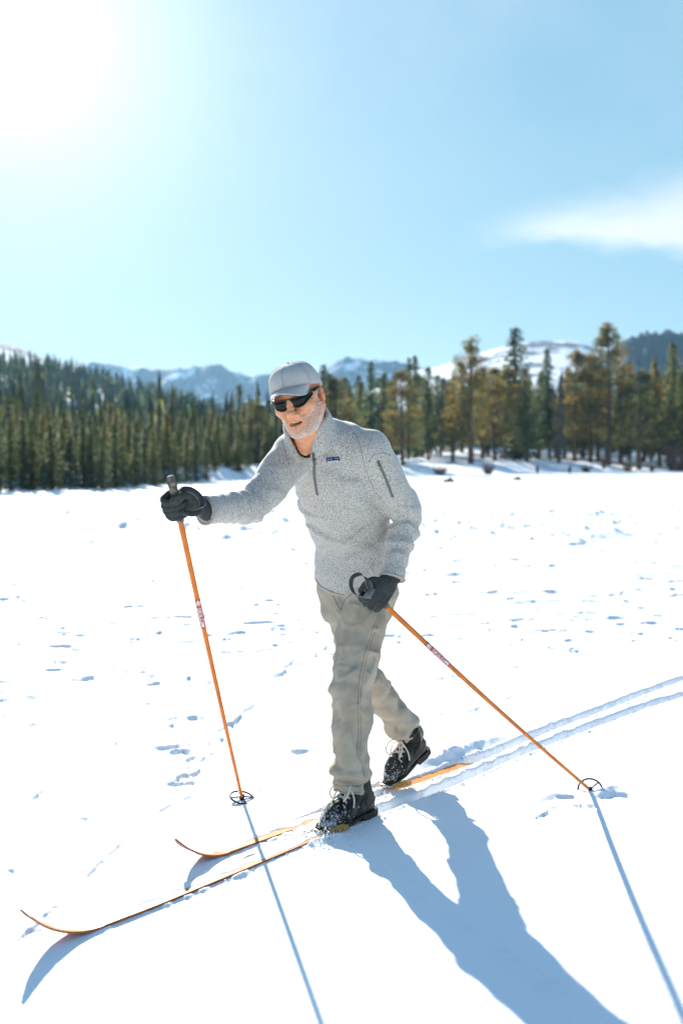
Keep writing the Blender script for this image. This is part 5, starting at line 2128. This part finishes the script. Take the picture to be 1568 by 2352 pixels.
def basket(e, ax, c, rad, tilt, part):
    nrm = (ax + tilt).normalized()
    x = nrm.cross(Vector((0, 1, 0))).normalized()
    y = nrm.cross(x)
    m = MB()
    m.tube([c + (x * math.cos(t) + y * math.sin(t)) * rad for t in np.linspace(0, 2 * math.pi, 41)], 0.0034, 8, caps=False)
    b = part(m, 'basket', M_BASKET)
    for k in range(2):
        m = MB()
        a = k * math.pi / 2 + 0.5
        d = x * math.cos(a) + y * math.sin(a)
        m.tube([c - d * rad, c - d * rad * 0.4 + nrm * 0.003, c + d * rad * 0.4 + nrm * 0.003, c + d * rad], 0.0026, 6)
        s = m.build('cross_strap', M_BASKET, None)
        s.parent = b
    m = MB()
    m.tube([c - nrm * 0.006, c + nrm * 0.012], [0.0095, 0.008], 10)
    s = m.build('hub', M_BASKET, None)
    s.parent = b


tl = POLE_L[0]
loopL = [at(408, 1132, 2.985), at(420, 1124, 2.970), at(440, 1126, 2.965), at(458, 1140, 2.970), at(466, 1160, 2.965), at(460, 1176, 2.955), at(440, 1180, 2.945), at(422, 1176, 2.95)]
eL, axL, axisL, partL = pole('ski_pole', tl, POLE_L[1], 'upright orange ski pole gripped by the raised glove at the left',
                             loopL, (0.905, 1.025), Vector((0.25, 0.25, 1.0)), 0.102)
basket(eL, axL, POLE_L[1] + axL * 0.045 + Vector((0.0, 0, 0)), 0.046, Vector((0.35, 0.35, 0.25)), partL)
tr = POLE_R[0]
axr = (tr - POLE_R[1]).normalized()
loopR = [at(850, 1352, 3.33), at(842, 1334, 3.31), at(826, 1320, 3.30), at(810, 1326, 3.295), at(806, 1346, 3.295), at(816, 1364, 3.30), at(836, 1376, 3.31), at(850, 1380, 3.32)]
eR, axR, axisR, partR = pole('ski_pole', tr, POLE_R[1], 'slanting orange ski pole held low by the hip, trailing to the right',
                             loopR, (0.88, 1.01), Vector((-0.6, -0.5, 0.55)), 0.052)
basket(eR, axR, POLE_R[1] + axR * 0.030, 0.046, Vector((0.55, -0.25, -0.1)), partR)


# ------------------------------------------------------------------ boots
def boot(heel, fwd, pitch, K=0.91):
    """heel: point on the ground line under the heel; fwd: ground direction of the toe"""
    f0 = fwd.normalized()
    p = math.radians(pitch)
    z0 = Vector((0, 0, 1))
    fx = f0 * math.cos(p) - z0 * math.sin(p)
    uz = z0 * math.cos(p) + f0 * math.sin(p)
    ly = uz.cross(fx)
    W = lambda x, y, z: heel + fx * (x * K) + ly * (y * K) + uz * (z * K)
    fd = Field((-0.03, -0.07, -0.005), (0.30, 0.07, 0.215), 0.0032)
    yax = (0, 1, 0)
    d = fd.cone((0.035, 0, 0.048), (0.19, 0, 0.040), 0.042, 0.047)
    d = smin(d, fd.cone((0.19, 0.002, 0.036), (0.238, 0.004, 0.030), 0.046, 0.034), 0.03)
    d = smin(d, fd.cone((0.055, 0, 0.095), (0.165, 0, 0.058), 0.043, 0.040), 0.03)
    d = smin(d, fd.cone((0.052, 0, 0.075), (0.054, 0, 0.165), 0.044, 0.046), 0.03)
    d = smin(d, fd.ell((0.010, 0, 0.045), (0.032, 0.036, 0.045)), 0.02)
    d = np.maximum(d, 0.014 - fd.Z)
    d = np.maximum(d, fd.Z - 0.152 + 0.15 * (fd.X - 0.05))
    # creases over the toes and at the ankle, stitched seam line of the counter
    d = d + 0.0028 * gauss(fd.X + 0.15 * fd.Z, 0.178, 0.004) + 0.0026 * gauss(fd.X + 0.25 * fd.Z, 0.206, 0.004) + 0.002 * gauss(fd.Z - 0.5 * fd.X, 0.075, 0.003)
    d = d + 0.0022 * gauss(fd.X - 0.35 * fd.Z, 0.050, 0.002) * (fd.Z < 0.12)
    d = d - 0.0016 * fd.noise(0.035, 13)
    d = smax(d, -fd.cone((0.054, 0, 0.125), (0.054, 0, 0.20), 0.038, 0.040), 0.004)
    V, Q = fd.mesh(d)
    toW = lambda V_: np.array(heel) + K * (V_[:, :1] * np.array(fx) + V_[:, 1:2] * np.array(ly) + V_[:, 2:] * np.array(uz))
    o = mesh_obj('boot', toW(V), Q, M_LEATHER, PERSON)
    b = bvh_of(o)
    # sole with welt, heel block and the square toe that the binding holds
    m = MB()
    out = [(-0.028, 0.018), (-0.020, 0.034), (0.02, 0.043), (0.08, 0.040), (0.14, 0.048), (0.19, 0.053), (0.235, 0.044), (0.262, 0.028), (0.275, 0.024)]
    pts = out + [(x, -y) for x, y in out[::-1]]
    n = len(pts)
    for z0_, z1_, sel in ((0.006, 0.0165, None), (-0.012, 0.0065, 0.075)):
        pp = pts if sel is None else [(min(x, sel), y) for x, y in pts if x <= 0.08]
        k = len(pp)
        vs = [W(x, y, z0_) for x, y in pp] + [W(x, y, z1_) for x, y in pp]
        m.add(vs, [tuple(range(k - 1, -1, -1)), tuple(range(k, 2 * k))] + [(i, (i + 1) % k, k + (i + 1) % k, k + i) for i in range(k)])
    child(m, 'sole', M_SOLE, o, False)
    # tongue and padded collar
    m = MB()
    m.tube([W(0.053 + 0.044 * math.cos(t), 0.044 * math.sin(t), 0.150 - 0.007 * math.cos(t)) for t in np.linspace(0, 2 * math.pi, 33)], 0.0055, 8, caps=False)
    child(m, 'boot_collar', M_LEATHER, o)
    m = MB()
    m.tube([W(0.105, 0, 0.09), W(0.098, 0, 0.135), W(0.102, 0, 0.162)], [0.016, 0.020, 0.014], 8, flat=0.35)
    child(m, 'tongue', M_LEATHER, o)
    # laces: crossed bars, eyelets, bow
    rows = [(0.178, 0.070), (0.158, 0.082), (0.139, 0.094), (0.120, 0.110), (0.104, 0.130)]
    def surf(x, y, z):
        pnt = W(x, y, z)
        loc, nr, _, _ = b.find_nearest(pnt)
        return loc, nr
    L = []
    for x, z in rows:
        l, n1 = surf(x, 0.019, z)
        r, n2 = surf(x, -0.019, z)
        L.append((l + n1 * 0.003, r + n2 * 0.003, n1, n2))
    for i in range(len(L) - 1):
        for s, t in ((0, 1), (1, 0)):
            m = MB()
            a_, b_ = L[i][s], L[i + 1][t]
            mid = (a_ + b_) / 2 + (L[i][2] + L[i][3]).normalized() * 0.006
            m.tube(catmull([a_, mid, b_], 5), 0.0030, 6)
            child(m, 'lace', M_LACE, o)
    for row in L:
        for k in (0, 1):
            m = MB()
            c, nr = row[k] + row[2 + k] * 0.0005, row[2 + k]
            x = nr.cross(Vector((0, 0, 1))).normalized()
            y = nr.cross(x)
            m.tube([c + (x * math.cos(t) + y * math.sin(t)) * 0.0038 for t in np.linspace(0, 6.283, 13)], 0.0011, 5, caps=False)
            child(m, 'eyelet', M_EYELET, o)
    top = (L[-1][0] + L[-1][1]) / 2 + (L[-1][2] + L[-1][3]).normalized() * 0.010
    F_, S_, U_ = fx, ly, uz
    for s in (-1, 1):
        m = MB()
        m.tube(catmull([top, top + F_ * 0.020 + S_ * 0.028 * s + U_ * 0.016, top + F_ * 0.050 + S_ * 0.040 * s - U_ * 0.006, top + F_ * 0.054 + S_ * 0.026 * s - U_ * 0.030, top + F_ * 0.024 + S_ * 0.008 * s - U_ * 0.012, top], 6), 0.0029, 6)
        child(m, 'lace_bow', M_LACE, o)
        m = MB()
        m.tube(catmull([top, top + F_ * 0.014 + S_ * 0.026 * s, top + F_ * 0.020 + S_ * 0.044 * s - U_ * 0.028, top + F_ * 0.030 + S_ * 0.050 * s - U_ * 0.055], 6), 0.0029, 6)
        child(m, 'lace_end', M_LACE, o)
    return o, W


d_near = Vector((-0.665, -0.747, 0))
d_far = Vector((-0.692, -0.720, 0))
BOOT_L, W_L = boot(Vector((0.096, 3.528, 0.012)), d_near, 2)
BOOT_R, W_R = boot(Vector((0.328, 3.972, 0.098)), d_far, 22, 0.86)


# ------------------------------------------------------------------ skis
def ski(P, S, s0, s1, zprof, label, rise, tip_len, tip_h):
    """P: ground line, from s0 (just behind the shovel) to s1 (tail); zprof(s): height of the top face"""
    m_top, m_side, m_base = MB(), MB(), MB()
    secs = []
    n = 70
    d0 = Vector((*(P[int(s0 * 100) + 0] - P[int(s0 * 100) + 10]), 0)).normalized()
    p0 = Vector((*P[int(s0 * 100)], 0))
    for k in range(24, 0, -1):                       # the shovel curls up ahead of s0
        t = k / 24
        secs.append((p0 + d0 * (tip_len * (t - 0.10 * t ** 3)), zprof(s0) + tip_h * t ** 2.1, 0.034 * (1 - t ** 5) * (1 - 0.15 * t) + 0.004, 0.0075 - 0.003 * t))
    for i in range(n + 1):
        s = s0 + (s1 - s0) * i / n
        q = P[min(int(s * 100), len(P) - 1)]
        w = 0.034 - 0.006 * math.sin(math.pi * min(1, i / n))
        th = 0.008 + 0.012 * math.exp(-((i / n - 0.5) / 0.22) ** 2)
        secs.append((Vector((*q, 0)), zprof(s), w, th))
    vs = []
    N = len(secs)
    for i, (p, z, w, th) in enumerate(secs):
        a, b = secs[max(i - 1, 0)], secs[min(i + 1, N - 1)]
        t = ((b[0] + Vector((0, 0, b[1]))) - (a[0] + Vector((0, 0, a[1])))).normalized()
        sd = t.cross(Vector((0, 0, 1))).normalized()
        up = sd.cross(t)
        c = p + Vector((0, 0, z))
        vs += [c - sd * w, c + sd * w, c + sd * w - up * th, c - sd * w - up * th]
    e = empty('ski', secs[24 + 35][0])
    tag(e, label, 'ski', 'pair of orange touring skis')
    def strip(m, a, b):
        f = [(i * 4 + a, i * 4 + b, i * 4 + 4 + b, i * 4 + 4 + a) for i in range(N - 1)]
        m.add(vs, f)
    strip(m_top, 0, 1)
    strip(m_side, 1, 2)
    strip(m_side, 3, 0)
    m_side.add(vs[:4], [(0, 1, 2, 3)])
    m_side.add(vs[-4:], [(3, 2, 1, 0)])
    strip(m_base, 2, 3)
    m_top.build('top_sheet', M_SKITOP, e, True)
    m_side.build('side_wall', M_SKISIDE, e, False)
    m_base.build('base', M_BASE, e, True)
    r = random.Random(int(s1 * 100))
    cap_ = MB()
    vs2, fs2 = [], []
    rows = [i for i in range(5, N - 1) if i < 60]
    for j, i in enumerate(rows):
        a, b, c_, d_ = vs[i * 4:i * 4 + 4]
        up = Vector((0, 0, 1))
        near_, far_ = (b, a) if b.length < a.length else (a, b)
        q = min(0.88, max(0.30, (0.80 if i < 26 or i > 40 else 0.62) + 0.20 * math.sin(i * 0.9) * math.sin(i * 0.37 + 1) + r.uniform(-.06, .06))) * min(1, (j + 0.5) / 5)
        e0, e1 = far_, far_.lerp(near_, q)
        h_ = 0.002 + 0.003 * r.random()
        vs2 += [e0 - up * 0.001, e0.lerp(e1, 0.2) + up * h_, e0.lerp(e1, 0.7) + up * h_, e1 + up * 0.0005]
    for j in range(len(rows) - 1):
        for k in range(3):
            fs2.append((j * 4 + k, j * 4 + k + 1, j * 4 + 5 + k, j * 4 + 4 + k))
    cap_.add(vs2, fs2)
    sc_ = cap_.build('snow_cover', M_SNOW, e, True)
    sc_['kind'] = 'stuff'
    return e


sN = near_s(NEAR_P, -0.70, 2.655) + 0.045
sF = near_s(FAR_P, -0.42, 3.163) + 0.05
sv = near_s(NEAR_P, -0.45, 2.90)
SKI_N = ski(NEAR_P, NEAR_S, sN, sN + 1.95, lambda s: float(np.interp(s, [sN, sN + 0.12, sv, sv + 0.12, sv + 0.62, sv + 0.9, 9], [0.009, 0.008, 0.008, 0.007, 0.004, -0.045, -0.045])),
            'near orange ski under the front boot, its tip curling up at lower left', 0, 0.25, 0.105)
sb = near_s(FAR_P, 0.20, 3.83)
SKI_F = ski(FAR_P, FAR_S, sF, sF + 1.72, lambda s: float(np.interp(s, [sF, sF + 0.15, sF + 0.45, sF + 0.6, sb - 0.1, sb, sb + 0.45, sb + 0.6, 9], [0.007, 0.005, 0.000, -0.030, -0.036, -0.010, -0.012, -0.040, -0.045])),
            'far orange ski under the rear boot, tip curling up beside the planted pole', 0, 0.21, 0.085)


def binding(e, c, fwd, nm='binding'):
    f = fwd.normalized()
    s = f.cross(Vector((0, 0, 1)))
    m = MB()
    z = Vector((0, 0, 1))
    for k in (-1, 1):                                # two ears that flare beside the toe
        a = c + s * 0.043 * k
        vs = [a - f * 0.055, a + f * 0.045 - s * 0.018 * k, a + f * 0.040 - s * 0.018 * k + z * 0.016, a - f * 0.010 + s * 0.006 * k + z * 0.034, a - f * 0.050 + s * 0.004 * k + z * 0.022]
        vs2 = [v + s * 0.003 * k for v in vs]
        n = 5
        m.add(vs + vs2, [tuple(range(n)), tuple(range(2 * n - 1, n - 1, -1))] + [(i, n + i, n + (i + 1) % n, (i + 1) % n) for i in range(n)])
    o = m.build(nm, M_BINDING, e, False)
    m = MB()
    m.tube([c + f * 0.040 - s * 0.034 + z * 0.010, c + f * 0.052 + z * 0.016, c + f * 0.040 + s * 0.034 + z * 0.010], 0.0035, 6)
    b = m.build('bail', M_EYELET, None)
    b.parent = o


tipR = W_R(0.225, 0, 0)
binding(SKI_F, Vector((tipR.x, tipR.y, 0.0)) - d_far * -0.0, d_far)
tipL = W_L(0.235, 0, 0)
binding(SKI_N, Vector((tipL.x, tipL.y, 0.0)), d_near)


# ------------------------------------------------------------------ loose snow thrown over boots, bindings and track edges
def build_spray():
    r = random.Random(21)
    m = MB()
    def flake(p, q):
        vs = [p + Vector((r.gauss(0, 1), r.gauss(0, 1), r.gauss(0, 1))).normalized() * q * r.uniform(0.6, 1.2) for _ in range(4)]
        m.add(vs, [(0, 1, 2), (0, 2, 3), (0, 3, 1), (1, 3, 2)])
    bL, bR = bvh_of(BOOT_L), bvh_of(BOOT_R)
    for b, W, n in ((bL, W_L, 2600), (bR, W_R, 1000)):
        for i in range(n):
            x = 0.285 - abs(r.gauss(0, 0.055)) if b is bL else 0.27 - abs(r.gauss(0, 0.035))
            p = W(x, r.uniform(-.055, .055), r.uniform(0.0, 0.075 - max(0, x - 0.2) * 0.3))
            loc, nr, _, _ = b.find_nearest(p)
            if nr and nr.z > -0.2 and r.random() < 0.9:
                flake(loc + nr * 0.0008, r.uniform(0.0008, 0.0042))
    for c, sp, n, q in ((W_L(0.27, 0, 0.01), 0.05, 420, 0.006), (W_L(0.30, 0, 0.005), 0.07, 260, 0.007), (W_R(0.26, 0, 0.0), 0.04, 260, 0.005), (W_R(0.20, 0.04, 0.0), 0.05, 160, 0.005)):
        for i in range(n):
            p = c + Vector((r.gauss(0, sp), r.gauss(0, sp * 0.8), 0))
            h = hgt(p.x, p.y)
            flake(Vector((p.x, p.y, h + abs(r.gauss(0, 0.014)) + 0.001)), r.uniform(0.001, q))
    # crumbs along the grooves and under the baskets
    for P in (NEAR_P, FAR_P):
        for i in range(1100):
            k = int(min(len(P) - 1, abs(r.gauss(0, 1)) * 170 + 60))
            a = P[k]
            t = P[min(k + 5, len(P) - 1)] - P[max(k - 5, 0)]
            t = t / (np.hypot(*t) + 1e-6)
            o = r.choice((-1, 1)) * (0.030 + abs(r.gauss(0, 0.014)))
            x, y = a[0] - t[1] * o, a[1] + t[0] * o
            flake(Vector((x, y, hgt(x, y) + 0.001)), r.uniform(0.0010, 0.0058))
    for c in (POLE_L[1], POLE_R[1]):
        for i in range(90):
            x, y = c.x + r.gauss(0, 0.05), c.y + r.gauss(0, 0.05)
            flake(Vector((x, y, hgt(x, y) + 0.001)), r.uniform(0.001, 0.006))
    o = m.build('loose_snow', M_SNOW, None, True)
    tag(o, kind='stuff')


build_spray()
